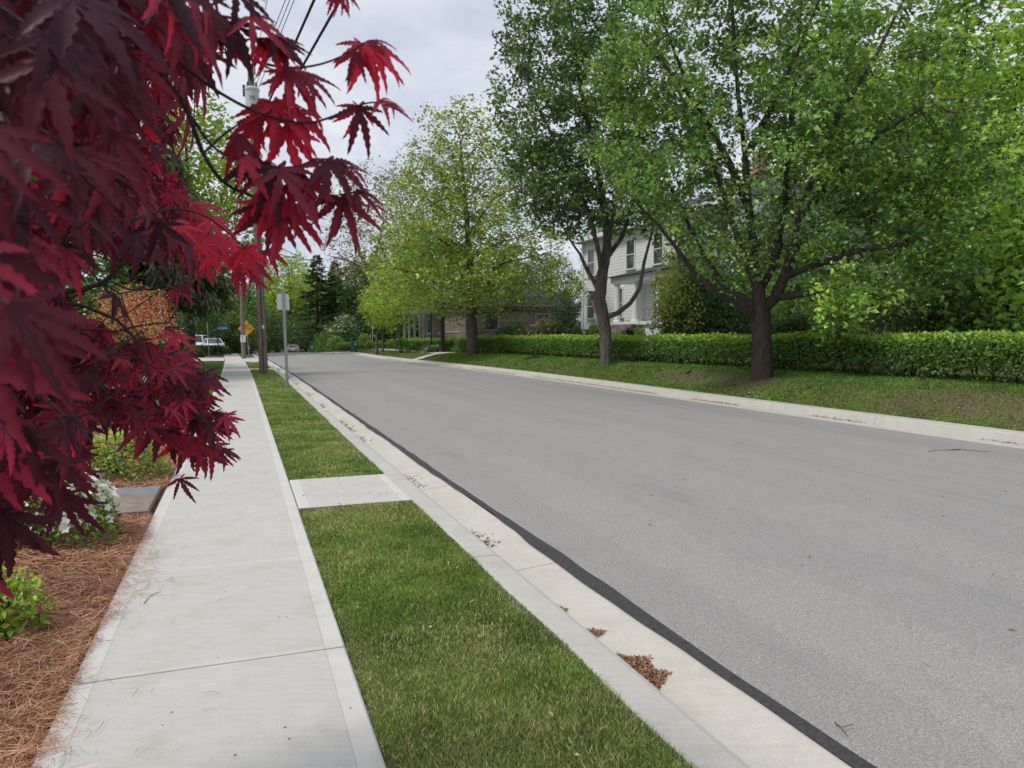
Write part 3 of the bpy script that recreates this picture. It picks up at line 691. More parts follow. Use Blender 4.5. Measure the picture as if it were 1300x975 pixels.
V5 = leaf_quads(P, norm(rng.normal(size=(n, 3)) * np.array([1, 1, .3])), norm(rng.normal(size=(n, 3)) * .4 + [0, 0, 1]), .03 * rng.uniform(.3, 1.6, n), .014 * rng.uniform(.5, 1.5, n), np.array([(.38, .30, .18)]) * rng.uniform(.5, 1.6, (n, 1)))
n = 900; s = rng.uniform(5, 27, n); o_ = np.abs(rng.normal(size=n)) * .9 + .1; d = rk(s) + o_; P = Wn(s, d, lawn_z(s, d) + .015)
V6 = leaf_quads(P, norm(rng.normal(size=(n, 3)) * np.array([1, 1, .4])), norm(rng.normal(size=(n, 3)) * .5 + [0, 0, 1]), .055 * rng.uniform(.3, 1.6, n), .03 * rng.uniform(.5, 1.5, n), np.array([(.14, .10, .065), (.07, .05, .04), (.3, .24, .16)])[rng.integers(0, 3, n)] * rng.uniform(.5, 1.6, (n, 1)))
n = 420; s = 1.8 + 9 * rng.uniform(size=n); d = 1.535 - np.abs(rng.normal(size=n)) * .03; P = Wn(s, d, -.035 + 0 * s)
V7 = leaf_quads(P, norm(rng.normal(size=(n, 3)) * np.array([1, 1, .3])), norm(rng.normal(size=(n, 3)) * .4 + [0, 0, 1]), .022 * rng.uniform(.3, 1.6, n), .012 * rng.uniform(.5, 1.5, n), np.array([(.20, .11, .065)]) * rng.uniform(.4, 1.6, (n, 1)))
Vs = [V1, V2, V3, V4, V5, V6, V7]; off = 0; VV, FF, CC = [], [], []
for v, f, c in Vs: VV.append(v); FF.append(f + off); CC.append(c); off += len(v)
tag(link('leaf_litter', make_mesh('leaf_litter', np.concatenate(VV), [np.concatenate(FF)], np.concatenate(CC)), M['debris']), 'scattered brown needles and leaf scraps on the street and gutters', kind='stuff')
def twig(label, pix, z, r, col=(.07, .05, .04)):
    pts = [gnd(u, v, z) for u, v in pix]; P = []
    for i in range(len(pts) - 1):
        for f in np.linspace(0, 1, 5)[:-1]: P.append(pts[i] * (1 - f) + pts[i + 1] * f)
    P.append(pts[-1]); P = np.array(P); P[:, 2] += np.abs(np.random.default_rng(len(label)).normal(size=len(P))) * r
    mb = MB().tube(P, np.linspace(r, r * .5, len(P)), 5, col)
    b = P[len(P) // 2]; mb.tube([b, b + (P[-1] - P[0]) * .12 + np.array([.05, .02, .01])], r * .6, 4, col)
    tag(mb.build('twig', M['debris']), label, 'twig')
twig('thin bare dark twig lying on the asphalt near the far kerb', [(1170, 576), (1190, 572), (1222, 571), (1258, 574)], -.05, .006)
twig('short brown twig scrap on the asphalt by the dark seal strip', [(1060, 918), (1068, 925), (1075, 934)], -.088, .004, (.2, .1, .06))
twig('pale forked needle twig lying on the sidewalk slab', [(183, 766), (190, 757), (201, 752)], .004, .0025, (.22, .14, .1))

# ================================================================== STREET TREES
def local(base, Y0):
    def f(*pts):
        out = []
        for p in pts:
            u, v = p[:2]; dy = p[2] if len(p) > 2 else 0
            out.append(at(u, v, Y0 + dy) - base)
        return out
    return f
# --- the big pear tree
Y1 = 20.5; B1 = at(968, 474, Y1); L1 = local(B1, Y1)
ctr = lambda u, v, dy, B=B1, Y=Y1: at(u, v, Y + dy) - B
vis1 = None
def filt1(Pn):
    u, v, _ = project(Pn + B1)
    return ~((u < 1015) & (v > 362 - .10 * np.abs(u - 880))) & ~((u < 800) & (v > 270)) & ~((v > 395) & ((u < 1030) | (u > 1105)))
def lf1(Pn):
    # the dark limbs show through the open heart of the crown
    u, v, fw = project(Pn + B1); rg = np.random.default_rng(1)
    heart = (((u - 945) / 75) ** 2 + ((v - 300) / 130) ** 2 < 1) & (Pn[:, 1] < .5)
    low = (u > 830) & (u < 960) & (v > 300) & (v < 415) & (Pn[:, 1] < -.2)
    return rg.uniform(size=len(u)) > np.where(heart, .66, np.where(low, .5, 0))
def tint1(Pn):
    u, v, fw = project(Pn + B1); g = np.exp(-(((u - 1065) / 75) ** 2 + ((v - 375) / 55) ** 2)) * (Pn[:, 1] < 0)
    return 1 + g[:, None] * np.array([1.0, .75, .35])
build_tree('street_tree', B1,
    [L1((968, 474), (967, 440), (966, 408), (963, 372), (957, 325), (951, 265, -.2), (946, 200, -.3), (937, 120, -.3), (930, 20, 0), (928, -70, 0)),
     L1((966, 408), (948, 396, -.2), (915, 374, -.6), (882, 348, -1.0), (858, 314, -1.3), (836, 286, -1.6), (812, 262, -1.9)),
     L1((965, 395), (948, 382, .1), (918, 362, .2), (892, 322, .1), (872, 280, 0), (850, 235, 0)),
     L1((966, 400), (984, 378), (997, 350, -.2), (1006, 318, -.3), (1014, 278, -.4), (1034, 220, -.5), (1062, 152, -.6), (1112, 70, -.6), (1150, -5, -.5)),
     L1((963, 372), (984, 335, .7), (996, 262, 1.0), (1002, 182, 1.2), (1012, 80, 1.4), (1020, -40, 1.5)),
     L1((963, 372), (943, 320, .6), (918, 245, 1.0), (892, 165, 1.2), (862, 80, 1.3), (835, 10, 1.3)),
     L1((951, 265, -.2), (925, 205, -1), (890, 140, -1.6), (850, 90, -2.0), (815, 50, -2.2)),
     L1((1014, 278, -.4), (1062, 222, -1.2), (1120, 168, -1.8), (1185, 128, -2.2)),
     L1((997, 350, -.2), (1040, 335, -1.0), (1092, 318, -1.7), (1140, 312, -2.2)),
     L1((984, 378), (1030, 372, -.8), (1070, 362, -1.6), (1100, 372, -2.0)),
     L1((1006, 318, -.3), (1070, 268, .8), (1130, 235, 1.5), (1190, 225, 2.0)),
     L1((946, 200, -.3), (978, 140, -1.2), (1010, 70, -1.8), (1040, 0, -2.1))],
    [(ctr(970, 120, 0), (5.0, 4.3, 5.6), 1.0), (ctr(1095, 268, -.3), (3.7, 3.2, 3.1), .62), (ctr(1075, 382, -1.6), (1.3, 1.2, 1.0), .10), (ctr(838, 215, -.8), (1.9, 1.9, 1.8), .15), (ctr(1190, 190, 0), (2.1, 2.2, 2.9), .26), (ctr(885, 300, -.6), (1.5, 1.3, 1.0), .13), (ctr(1150, 330, -.6), (2.0, 1.8, 1.3), .16)],
    3300, .30, .40, .265, .0055,
    dict(thr=.0155, per=25, spread=.16, size=.145, gap=(1.5, -.62), flat=.45, up=.9, aspect=.66, clump=.58, hang=.45,
         pal=[(.082, .165, .055), (.066, .135, .05), (.105, .20, .062), (.145, .25, .072), (.205, .30, .09)]),
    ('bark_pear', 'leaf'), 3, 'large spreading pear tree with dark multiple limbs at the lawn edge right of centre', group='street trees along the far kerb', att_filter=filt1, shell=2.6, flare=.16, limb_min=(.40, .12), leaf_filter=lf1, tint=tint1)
# --- the second pear tree, with the low right-hand limb
Y2 = 29.7; B2 = at(770, 465, Y2); L2 = local(B2, Y2); c2 = lambda u, v, dy: at(u, v, Y2 + dy) - B2
def filt2(Pn):
    u, v, _ = project(Pn + B2)
    return ~((v > 318) | ((u < 660) & (v > 285)) | (u < 612))
build_tree('street_tree', B2,
    [L2((770, 465), (769, 430), (766, 404), (761, 380), (764, 352), (771, 312), (768, 262), (752, 182), (735, 100), (722, 0), (716, -60)),
     L2((767, 404), (783, 398, -.3), (800, 385, -.5), (812, 366, -.6), (818, 332, -.6), (829, 290, -.8), (836, 245, -1)),
     L2((763, 368), (747, 346, .3), (736, 322, .5), (720, 300, .8)),
     L2((764, 352), (760, 320, -.5), (748, 270, -1), (715, 200, -1.4), (680, 130, -1.6), (655, 70, -1.6)),
     L2((768, 330), (790, 300, .4), (806, 250, .6), (812, 170, .8), (815, 90, .9)),
     L2((771, 312), (785, 240, -.8), (790, 150, -1), (780, 60, -1), (770, -20, -1)),
     L2((768, 262), (730, 225, .8), (690, 200, 1.3), (655, 170, 1.6)),
     L2((748, 270, -1), (710, 262, -1.4), (675, 250, -1.6), (650, 235, -1.6))],
    [(c2(742, 105, 0), (3.9, 3.8, 6.0), 1.0), (c2(705, 235, -.3), (2.2, 2.2, 1.9), .3), (c2(800, 250, -.3), (1.6, 1.9, 1.6), .15)],
    2000, .30, .40, .245, .006,
    dict(thr=.0155, per=23, spread=.19, size=.175, gap=(1.4, -.5), flat=.45, up=.9, aspect=.66, clump=.58, hang=.45,
         pal=[(.055, .125, .046), (.044, .105, .042), (.075, .155, .052), (.10, .19, .06), (.16, .22, .085)]),
    ('bark_grey', 'leaf'), 5, 'pear tree with a forked grey trunk and a low limb bent up to the right', group='street trees along the far kerb', att_filter=filt2, shell=2.5, flare=.2, limb_min=(.42, .12))
# --- the conical yellow-green linden
Y3 = 45.8; B3 = at(600, 450, Y3); L3 = local(B3, Y3); c3 = lambda u, v, dy: at(u, v, Y3 + dy) - B3
side = []
rg = np.random.default_rng(9)
for k in range(26):
    v0 = 398 - k * 9.0; a = k * 2.4; ln = (7.0 * (1 - k / 30) ** .8); p0 = c3(598 - k * .6, v0, 0)
    tip = p0 + np.array([math.cos(a) * ln, math.sin(a) * ln, ln * (-.02 + .045 * k)])
    side.append([p0, p0 * .55 + tip * .45 + np.array([0, 0, .25]), tip])
build_tree('street_tree', B3,
    [L3((600, 450), (599, 420), (598, 398), (597, 340), (592, 270), (586, 200), (581, 128)), L3((603, 428), (612, 420, -.3), (624, 408, -.6), (640, 392, -.8))] + side,
    [(c3(602, 362, 0), (7.3, 6.3, 2.2), 1.25), (c3(597, 315, 0), (6.3, 5.6, 2.8), 1.1), (c3(590, 250, 0), (4.9, 4.4, 3.0), .75), (c3(583, 185, 0), (3.0, 2.8, 3.0), .4)],
    3300, .36, .47, .33, .007,
    dict(thr=.0150, per=13, spread=.23, size=.195, gap=(1.1, -1.2), flat=.3, up=1.1, aspect=.75, clump=.4, hang=.15,
         pal=[(.19, .27, .065), (.15, .22, .055), (.23, .31, .075), (.30, .37, .09), (.12, .17, .05)]),
    ('bark_grey', 'leaf'), 7, 'broad yellow-green linden with a straight trunk in front of the hedge end', group='street trees along the far kerb', shell=1.6, up=.02, flare=.25)
# --- maple with a thin dark stem by the lamp post
Y4 = 57.0; B4 = at(562, 447, Y4); L4 = local(B4, Y4); c4 = lambda u, v, dy: at(u, v, Y4 + dy) - B4
build_tree('street_tree', B4, [L4((562, 447), (562, 420), (562, 395), (558, 350), (550, 310)), L4((562, 402), (550, 385, .2), (535, 370, .3)), L4((562, 398), (575, 380, -.2), (590, 360, -.3))],
    [(c4(548, 345, 0), (3.6, 3.2, 3.2), 1)], 600, .4, .55, .15, .008,
    dict(thr=.02, per=20, spread=.3, size=.22, pal=[(.10, .22, .045), (.085, .19, .04), (.14, .27, .055)], clump=.4), ('bark_dark', 'leaf'), 11,
    'deep green maple with a thin dark stem beside the black lamp post')
# --- young trees with bright new leaves
lime_pal = [(.24, .36, .04), (.19, .31, .035), (.31, .42, .06), (.15, .24, .03)]
B5 = at(508, 446, 62.0); L5 = local(B5, 62.0); c5 = lambda u, v, dy: at(u, v, 62 + dy) - B5
young = build_tree('young_tree', B5, [L5((508, 446), (507, 420), (505, 395), (500, 360), (497, 335)), L5((507, 418), (518, 400), (528, 385)), L5((506, 405), (490, 385), (475, 370))],
    [(c5(503, 385, 0), (2.2, 2.2, 1.9), 1), (c5(497, 355, 0), (1.4, 1.4, 2.0), .4)], 420, .32, .45, .085, .006,
    dict(thr=.016, per=15, spread=.25, size=.17, pal=lime_pal, flat=.3, clump=.35, hang=.2), ('bark_grey', 'leaf'), 13,
    'bright yellow-green young tree with a pale stem, right end of its row', group='young trees beside the footpath')
copy_tree(young, None, 'young tree in the middle of the row with a slim grey stem by the kerb', at(486, 445, 67), 1.9, (.9, .9, .95))
t3 = copy_tree(young, None, 'young tree at the left of the row with the thickest brown stem', at(478, 446.5, 63.5), 4.0, (.85, .85, 1.0))
tk = [c for c in t3.children if c.name.startswith('trunk')][0]; tk.scale = (1.5, 1.5, 1)

# ================================================================== BACKGROUND TREES (shared crowns, one object per tree)
def proto(name, els, limbs, natt, step, kill, tr, spec, seed, bark='bark_dark', filt=None):
    t = build_tree(name, (0, 0, 0), limbs, els, natt, step, kill, tr, .012, spec, (bark, 'leaf'), seed, 'tree', att_filter=filt)
    return t
gpal = [(.75, 1.0, .8), (.6, .85, .6), (1.0, 1.2, .9), (1.25, 1.4, 1.0), (.5, .7, .55)]
PROT = {
 'round': proto('woodland_tree', [((0, 0, 9), (4.6, 4.6, 5.0), 1), ((1.6, .6, 5.4), (3, 3, 2.4), .3), ((-2, -1, 6), (2.8, 2.8, 2.6), .3)], [[(0, 0, 0), (0, 0, 4), (.2, 0, 8), (0, 0, 12)], [(0, 0, 3.5), (1.6, .5, 5.5), (2.6, 1, 8)], [(0, 0, 4), (-1.6, -.6, 6), (-2.6, -1, 9)]],
    850, .5, .7, .26, dict(thr=.035, per=13, spread=.42, size=.34, pal=gpal, clump=.7, hang=.2), 21),
 'tall': proto('woodland_tree', [((0, 0, 12), (3.6, 3.6, 7.5), 1), ((.5, .5, 16), (2.2, 2.2, 4), .3)], [[(0, 0, 0), (0, 0, 6), (.3, .1, 12), (0, 0, 19)], [(0, 0, 5), (1.5, .4, 8), (2.2, .8, 12)]],
    850, .5, .7, .28, dict(thr=.035, per=13, spread=.42, size=.33, pal=gpal, clump=.7, hang=.2), 22),
 'sparse': proto('woodland_tree', [((0, 0, 13), (6, 6, 6.0), 1), ((0, 0, 9), (5.5, 5.5, 3.5), .4)], [[(0, 0, 0), (.2, 0, 4), (.5, .2, 7), (-.3, 0, 10), (.6, .2, 13)], [(0, 0, 5), (2, .6, 8), (3.5, 1.5, 13)], [(0, 0, 6), (-2, -.6, 10), (-3.2, -1, 15)], [(0, .2, 8), (-3, 1, 9.5), (-5, 2, 10)], [(0, .2, 7), (3, -1, 8), (5, -2, 8.5)]],
    900, .5, .75, .36, dict(thr=.03, per=6, spread=.36, size=.28, pal=gpal, clump=.6, hang=.2), 23, 'bark_grey'),
 'bushy': proto('woodland_tree', [((0, 0, 3.2), (3.4, 3.4, 3.1), 1), ((1.5, 0, 2), (2.6, 2.6, 1.9), .4), ((-1.6, .4, 2), (2.4, 2.4, 1.9), .4)], [[(0, 0, 0), (.1, 0, 1.5), (0, 0, 4)], [(0, 0, .4), (1, .3, 1.6), (1.8, .3, 2.8)], [(0, 0, .4), (-1, -.3, 1.6), (-1.8, 0, 2.8)]],
    700, .4, .55, .13, dict(thr=.03, per=15, spread=.34, size=.26, pal=gpal, clump=.65, hang=.2), 24),
}
def conifer(name, label, loc, height, rad, seed, col, bark='bark_dark', base_clear=.06, group=None, nb=150, droop=.35, spars=1.0):
    rng = np.random.default_rng(seed); root = empty(name, loc, label, 'tree', group)
    mb = MB(); mb.tube([(0, 0, -.3), (0, 0, height * .5), (0, 0, height)], [height * .018, height * .011, .02], 8); mb_br = []
    Ps, Ds, Ns, Ls, Cs = [], [], [], [], []
    for k in range(nb):
        f = base_clear + (1 - base_clear) * (k / nb) ** .9; z0 = height * f; ln = rad * (1 - f) ** .75 * rng.uniform(.75, 1.12) + .25; a = rng.uniform(0, 2 * PI)
        o = np.array([math.cos(a), math.sin(a), 0]); tt = np.linspace(0, 1, 9)
        pts = np.array([0, 0, z0]) + o * (ln * tt)[:, None] + np.array([0, 0, 1]) * (ln * (-droop * 1.6 * tt + droop * 1.1 * tt ** 2))[:, None]
        mb.tube(pts[[0, 3, 6, 8]], [.035 * height / 14, .025, .015, .006], 4)
        n = int((26 + 34 * ln) * spars); tq = rng.uniform(.08, 1, n) ** .8; base = np.array([np.interp(tq, tt, pts[:, i]) for i in range(3)]).T
        sidev = np.array([-o[1], o[0], 0]); sp_ = rng.normal(size=n) * .22 * (1.1 - tq) * min(ln, 2.2)
        base = base + sidev * sp_[:, None] + np.array([0, 0, -1]) * (np.abs(rng.normal(size=n)) * .22 * (1 if droop > .2 else .5))[:, None]
        Ps.append(base); Ds.append(norm(o * .55 + sidev * np.sign(sp_)[:, None] * .5 + np.array([0, 0, -1.0 if droop > .2 else -.2]) + rng.normal(size=(n, 3)) * .3)); Ns.append(norm(rng.normal(size=(n, 3)) * .6 + o + np.array([0, 0, .5])))
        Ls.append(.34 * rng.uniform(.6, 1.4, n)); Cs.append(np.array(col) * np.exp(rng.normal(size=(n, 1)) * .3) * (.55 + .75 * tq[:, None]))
    mb.build('trunk', M[bark], root, smooth=True)
    P, D, N, L, C = map(np.concatenate, (Ps, Ds, Ns, Ls, Cs))
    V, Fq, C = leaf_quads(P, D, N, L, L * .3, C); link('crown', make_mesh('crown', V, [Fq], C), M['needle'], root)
    return root
def place(kind, u, Y, vtop, label, col, group, rz, width=1.0, z0=None, first={}):
    src = PROT[kind]; hgt = {'round': 14.3, 'tall': 19.8, 'sparse': 19.3, 'bushy': 6.4}[kind]
    zb = -.3 - (1.2 if Y > 90 else 0) if z0 is None else z0
    p = at(u, 430, Y); p[2] = zb; top = at(u, vtop, Y)[2]; k = (top - zb) / hgt
    o = src if kind not in first else copy_tree(src); first[kind] = 1
    o['label'] = label; o['category'] = 'tree'; o['group'] = group; o.location = p; o.rotation_euler = (0, 0, rz); o.scale = (k * width, k * width, k)
    for c in o.children:
        if c.name.startswith('crown'): c.color = (*[x * (1.4 if 'hedge on the right' in group else 1.0) for x in col], 1)  # right-hand wood: leaf colour raised to offset the shade it stands in
    return o
YG = (.25, .35, .06); MG = (.14, .25, .06); DG = (.075, .155, .05); OL = (.32, .28, .14); LG = (.20, .32, .08); BYG = (.34, .44, .07)
g1 = 'woodland trees beyond the end of the street'
place('round', 368, 158, 316, 'tall yellow-green tree behind the bare sign plate at the street end', (.40, .52, .09), g1, .3, 1.0)
place('round', 441, 112, 332, 'rounded mid green tree right of the dark firs at the street end', LG, g1, 1.3, 1.0)
place('bushy', 352, 160, 372, 'light green tree left of the yellow-green one beyond the parked car', (.28, .42, .10), g1, 2.1, 1.5)
place('round', 466, 104, 322, 'dark green tree behind the young trees at the street corner', DG, g1, 3.2, 1.1)
place('bushy', 418, 100, 408, 'low light green tree beside the white dogwood', LG, g1, .9, .75)
place('round', 395, 172, 338, 'yellow-green tree glimpsed behind the two dark firs', YG, g1, 4.4, 1.1)
place('round', 500, 118, 318, 'dark tree between the brownish oak and the street', DG, g1, 5.2, 1.2)
place('sparse', 482, 96, 196, 'tall brownish oak with thin new leaves against the sky', OL, g1, .4, .95)
place('sparse', 540, 84, 172, 'olive leaved oak rising just left of the linden top', (.26, .30, .11), g1, 2.2, .7)
place('round', 338, 170, 345, 'hazy green tree between the utility pole and the sign post', MG, g1, 2.6, 1.0)
place('bushy', 318, 128, 385, 'dark green undergrowth tree beyond the warning sign', DG, g1, 1.6, 1.6)
place('bushy', 388, 150, 400, 'dark tree low behind the parked car', DG, g1, .2, 1.2)
place('bushy', 462, 98, 396, 'dark green tree low behind the flagpole', DG, g1, 3.2, 1.5)
place('bushy', 340, 152, 405, 'dark low tree beside the street end left of the car', MG, g1, 4.0, 1.3)
place('bushy', 508, 104, 376, 'dark green tree low behind the right stem of the young trees', DG, g1, 5.1, 1.5)
place('bushy', 536, 96, 368, 'mid green tree low behind the lamp post', MG, g1, 2.2, 1.5)
place('bushy', 566, 98, 372, 'dark green tree low behind the stone garden wall', DG, g1, 3.9, 1.5)
conifer('fir_tree', 'dark fir left of its pair behind the green bins', W(112, 11.6, -1.6) if False else at(404, 444, 103) * np.array([1, 1, 0]) + np.array([0, 0, -1.6]), 14.6, 4.0, 31, (.05, .08, .04), nb=120, droop=.2, base_clear=.16, group='dark firs at the street end')
conifer('fir_tree', 'dark fir right of its pair beside the white dogwood', at(427, 444, 106) * np.array([1, 1, 0]) + np.array([0, 0, -1.6]), 14.0, 3.6, 32, (.045, .075, .04), nb=120, droop=.2, base_clear=.2, group='dark firs at the street end')
g2 = 'trees standing on the left of the street'
place('round', 242, 70, 112, 'bright yellow-green tree behind the utility pole', BYG, g2, .8, .95)
place('round', 190, 62, 190, 'mid green tree behind the drooping spruce', MG, g2, 2.4, .8)
place('tall', 60, 34, 60, 'deep green tree mostly hidden behind the red maple', DG, g2, 1.1, 1.1)
place('round', -40, 26, -60, 'green tree at the left edge behind the red maple', MG, g2, 1.9, 1.0)
place('round', 262, 108, 318, 'mid green tree seen past the boughs of the spruce', MG, g2, 2.4, 1.1)
place('round', 305, 135, 352, 'dark green tree filling the gap left of the utility pole', DG, g2, 4.4, 1.1)
place('bushy', 262, 95, 388, 'dark green low tree behind the parked white van', DG, g2, .5, 1.5)
place('bushy', 290, 98, 392, 'yellow-green low tree behind the street name sign', (.22, .28, .07), g2, 1.5, 1.2)
place('bushy', 92, 25, 318, 'bushy green tree behind the coral maple at the left edge', MG, g2, .9, 1.0)
place('bushy', 160, 40, 330, 'dark bushy tree between the coral maple and the spruce', DG, g2, 1.9, 1.1)
place('bushy', 236, 88, 380, 'dark low tree left of the parked white van', DG, g2, 2.7, 1.4)
conifer('spruce_tree', 'large dark spruce with drooping boughs left of the sidewalk', at(216, 450, 31) * np.array([1, 1, 0]) + np.array([0, 0, -.02]), 9.4, 3.5, 33, (.115, .14, .075), nb=230, droop=.36, base_clear=.37, spars=1.5)
g3 = 'trees behind the clipped hedge on the right'
place('tall', 1068, 44, -30, 'tall green tree behind the hedge directly right of the big pear', LG, g3, .2, 1.0, .9)
place('round', 1150, 38, 30, 'green tree behind the hedge further right of the big pear', YG, g3, 1.2, .9, .9)
place('tall', 1215, 42, -60, 'tall dark green tree towards the right edge of the wood', MG, g3, 2.2, 1.0, .9)
place('tall', 1320, 36, -80, 'tall light green tree at the right edge of the wood', (.30, .42, .10), g3, 3.1, 1.0, .9)
place('round', 1292, 25, 150, 'bright yellow-green tree in front of the dark wood', (.42, .52, .08), g3, 4.1, .85, .8)
place('bushy', 1310, 21.5, 120, 'light green tree leaning in at the right edge above the hedge', (.33, .47, .13), g3, 1.5, .8, .75)
place('bushy', 1105, 31, 330, 'dark shrubby tree low behind the hedge under the big pear', MG, g3, .4, 1.15, .8)
place('bushy', 1030, 35, 345, 'dark green bushy tree left of the low shrubby one behind the hedge', MG, g3, 2.9, 1.0, .9)
place('bushy', 930, 33, 292, 'leafy green small tree before the facade of the white house', LG, g3, 1.1, .85, .8)
place('round', 1000, 37, 235, 'green tree before the near corner of the white house', MG, g3, 3.4, .7, .9)
place('round', 935, 41, 218, 'airy green tree rising before the roof of the white house', LG, g3, 2.2, .6, .9)
place('bushy', 866, 31.5, 318, 'olive yellow shrubby tree in front of the porch right of the second pear', (.30, .31, .08), g3, 2.0, .62, .8)
place('bushy', 878, 38, 270, 'slender green tree close to the porch of the white house', (.20, .30, .08), g3, 4.1, .5, .9)
place('bushy', 1200, 27, 350, 'deep green bushy tree low behind the hedge at right', (.15, .27, .08), g3, 5.0, 1.3, .75)
place('bushy', 1300, 27, 330, 'mid green bushy tree low behind the right end of the hedge', (.18, .31, .09), g3, 5.9, 1.2, .75)
place('round', 940, 70, 232, 'green tree behind the roof of the white house', MG, g3, .7, 1.0, 1.2)
place('round', 1005, 60, 150, 'green tree beyond the right end of the white house', LG, g3, 1.7, .9, 1.2)
place('round', 700, 82, 322, 'green tree behind the stone house', MG, g3, 2.7, 1.0, 1.0)
place('round', 640, 88, 300, 'olive green tree behind the stone house to the left', (.17, .25, .07), g3, 3.7, 1.1, 1.0)
place('bushy', 722, 58, 368, 'very dark evergreen at the corner of the white house', (.04, .09, .04), g3, 4.7, .7, .8)
place('round', 770, 78, 262, 'green tree beyond the left corner of the white house', LG, g3, 5.7, .7, 1.2)

# ================================================================== HEDGES AND SHRUBS
def hedge(label, path, width, h, n, seed, size, pal, stem_mat='bark_dark', gaps=.35):
    """path: list of (x, y, zbase); a clipped hedge along it"""
    rng = np.random.default_rng(seed); Pp = np.array(path, float); seg = np.linalg.norm(np.diff(Pp[:, :2], axis=0), axis=1); cum = np.concatenate([[0], np.cumsum(seg)]); T = cum[-1]
    root = empty('hedge', Pp[len(Pp) // 2], label, 'hedge'); off = Pp[len(Pp) // 2]
    def pos(t): return np.stack([np.interp(t, cum, Pp[:, i]) for i in range(3)], -1)
    def side(t): e = .4; d = pos(np.clip(t + e, 0, T)) - pos(np.clip(t - e, 0, T)); d = norm(d * np.array([1, 1, 0])); return np.stack([-d[:, 1], d[:, 0], 0 * t], -1)
    t = rng.uniform(0, T, n) if n > 0 else None
    wgt = rng.uniform(size=n); top = wgt < .36; x = np.where(top, rng.uniform(-1, 1, n), np.sign(rng.uniform(-1, 1, n)) * (1 - np.abs(rng.normal(size=n)) * .22))
    zz = np.where(top, 1 - np.abs(rng.normal(size=n)) * .06, rng.uniform(size=n) ** .75)
    x = x * (1 - .22 * np.clip(zz - .85, 0, 1) / .15)
    lump = 1 + .075 * snoise(t, x * .5, seed + 1, 1.4) + .045 * snoise(t, x, seed + 2, 4.5)
    low = np.clip(zz / .45, 0, 1); k = (rng.uniform(size=n) < (.12 + .88 * low) ** 1.6) & ((snoise(t, zz * 2, seed + 5, 3.2) + .7 * snoise(t, zz * 3, seed + 6, 8)) > -1.15 - .9 * zz + gaps * .6)
    t, x, zz, top, lump = t[k], x[k], zz[k], top[k], lump[k]; n = len(t)
    P = pos(t) + side(t) * (x * width / 2 * lump)[:, None]; P[:, 2] += zz * h * (1 + (lump - 1) * .6) + np.where(top, np.abs(rng.normal(size=n)) * .035 + np.where((snoise(t, 0 * t, seed + 8, 19) > 1.35) & (rng.uniform(size=n) < .3), rng.uniform(0, .13, n), 0), 0)
    outw = side(t) * x[:, None] + np.array([0, 0, 1]) * (np.where(top, 1.2, .35))[:, None]
    N = norm(outw + rng.normal(size=(n, 3)) * .6); D = norm(rng.normal(size=(n, 3)) + np.array([0, 0, .3]) + outw * .4)
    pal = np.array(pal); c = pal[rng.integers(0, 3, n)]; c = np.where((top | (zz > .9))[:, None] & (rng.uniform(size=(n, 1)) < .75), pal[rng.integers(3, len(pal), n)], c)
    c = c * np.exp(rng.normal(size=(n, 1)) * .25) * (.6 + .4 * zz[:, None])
    L = size * rng.uniform(.6, 1.4, n); V, Fq, C = leaf_quads(P - off, D, N, L, L * .6, c)
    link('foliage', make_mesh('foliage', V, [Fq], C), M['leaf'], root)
    mb = MB()
    for k in range(int(T / .42)):
        tt = np.array([k * .42 + rng.uniform(-.1, .1)]); tt = np.clip(tt, 0, T); b = pos(tt)[0] + side(tt)[0] * rng.normal() * .1 - off
        for j in range(4):
            tip = b + np.array([rng.normal() * .25, rng.normal() * .25, h * rng.uniform(.6, .95)]); mb.tube([b - [0, 0, .08], b * .5 + tip * .5 + rng.normal(size=3) * .05, tip], [.016, .012, .006], 4)
    # stems, then a solid dark core added inside to block light
    mb.build('stem', M[stem_mat], root)
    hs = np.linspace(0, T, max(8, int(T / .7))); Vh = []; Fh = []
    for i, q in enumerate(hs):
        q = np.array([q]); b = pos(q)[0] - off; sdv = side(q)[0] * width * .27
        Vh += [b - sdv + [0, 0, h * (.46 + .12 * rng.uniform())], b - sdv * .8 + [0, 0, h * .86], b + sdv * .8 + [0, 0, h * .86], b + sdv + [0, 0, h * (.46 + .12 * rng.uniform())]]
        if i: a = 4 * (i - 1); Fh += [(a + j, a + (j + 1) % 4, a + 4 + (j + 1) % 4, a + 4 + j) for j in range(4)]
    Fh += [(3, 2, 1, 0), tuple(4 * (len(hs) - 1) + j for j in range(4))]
    link('dark_core', make_mesh('dark_core', np.array(Vh), [np.array(Fh)]), M['hedgecore'], root)
    return root
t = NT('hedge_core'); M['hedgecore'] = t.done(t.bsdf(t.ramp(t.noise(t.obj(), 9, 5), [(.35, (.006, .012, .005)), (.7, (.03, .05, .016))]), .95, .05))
hp = []
for s in np.arange(1.5, 50.6, .7):
    d = 15.5 + np.interp(s, [0, 34, 50], [0, 0, -.75]); p = W(s, d, 0); zt = 1.57 + np.interp(s, [0, 12, 20, 30, 50], [.02, .04, .02, .03, .06]); p[2] = lawn_z(s, d) - .03; hp.append(p)
hedge_pal = [(.10, .205, .045), (.085, .17, .04), (.125, .24, .05), (.27, .395, .07), (.32, .44, .08), (.22, .34, .06)]
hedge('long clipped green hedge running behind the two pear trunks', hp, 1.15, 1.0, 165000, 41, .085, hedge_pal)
hp = [np.array([*at(u, 440, Y)[:2], .28]) for u, Y in ((509, 63), (530, 61.5), (560, 60), (592, 58.5))]
hedge('short hedge in bright green beyond the lamp post, separate from the long one', hp, 1.4, 1.05, 16000, 42, .13, hedge_pal, gaps=-.4)
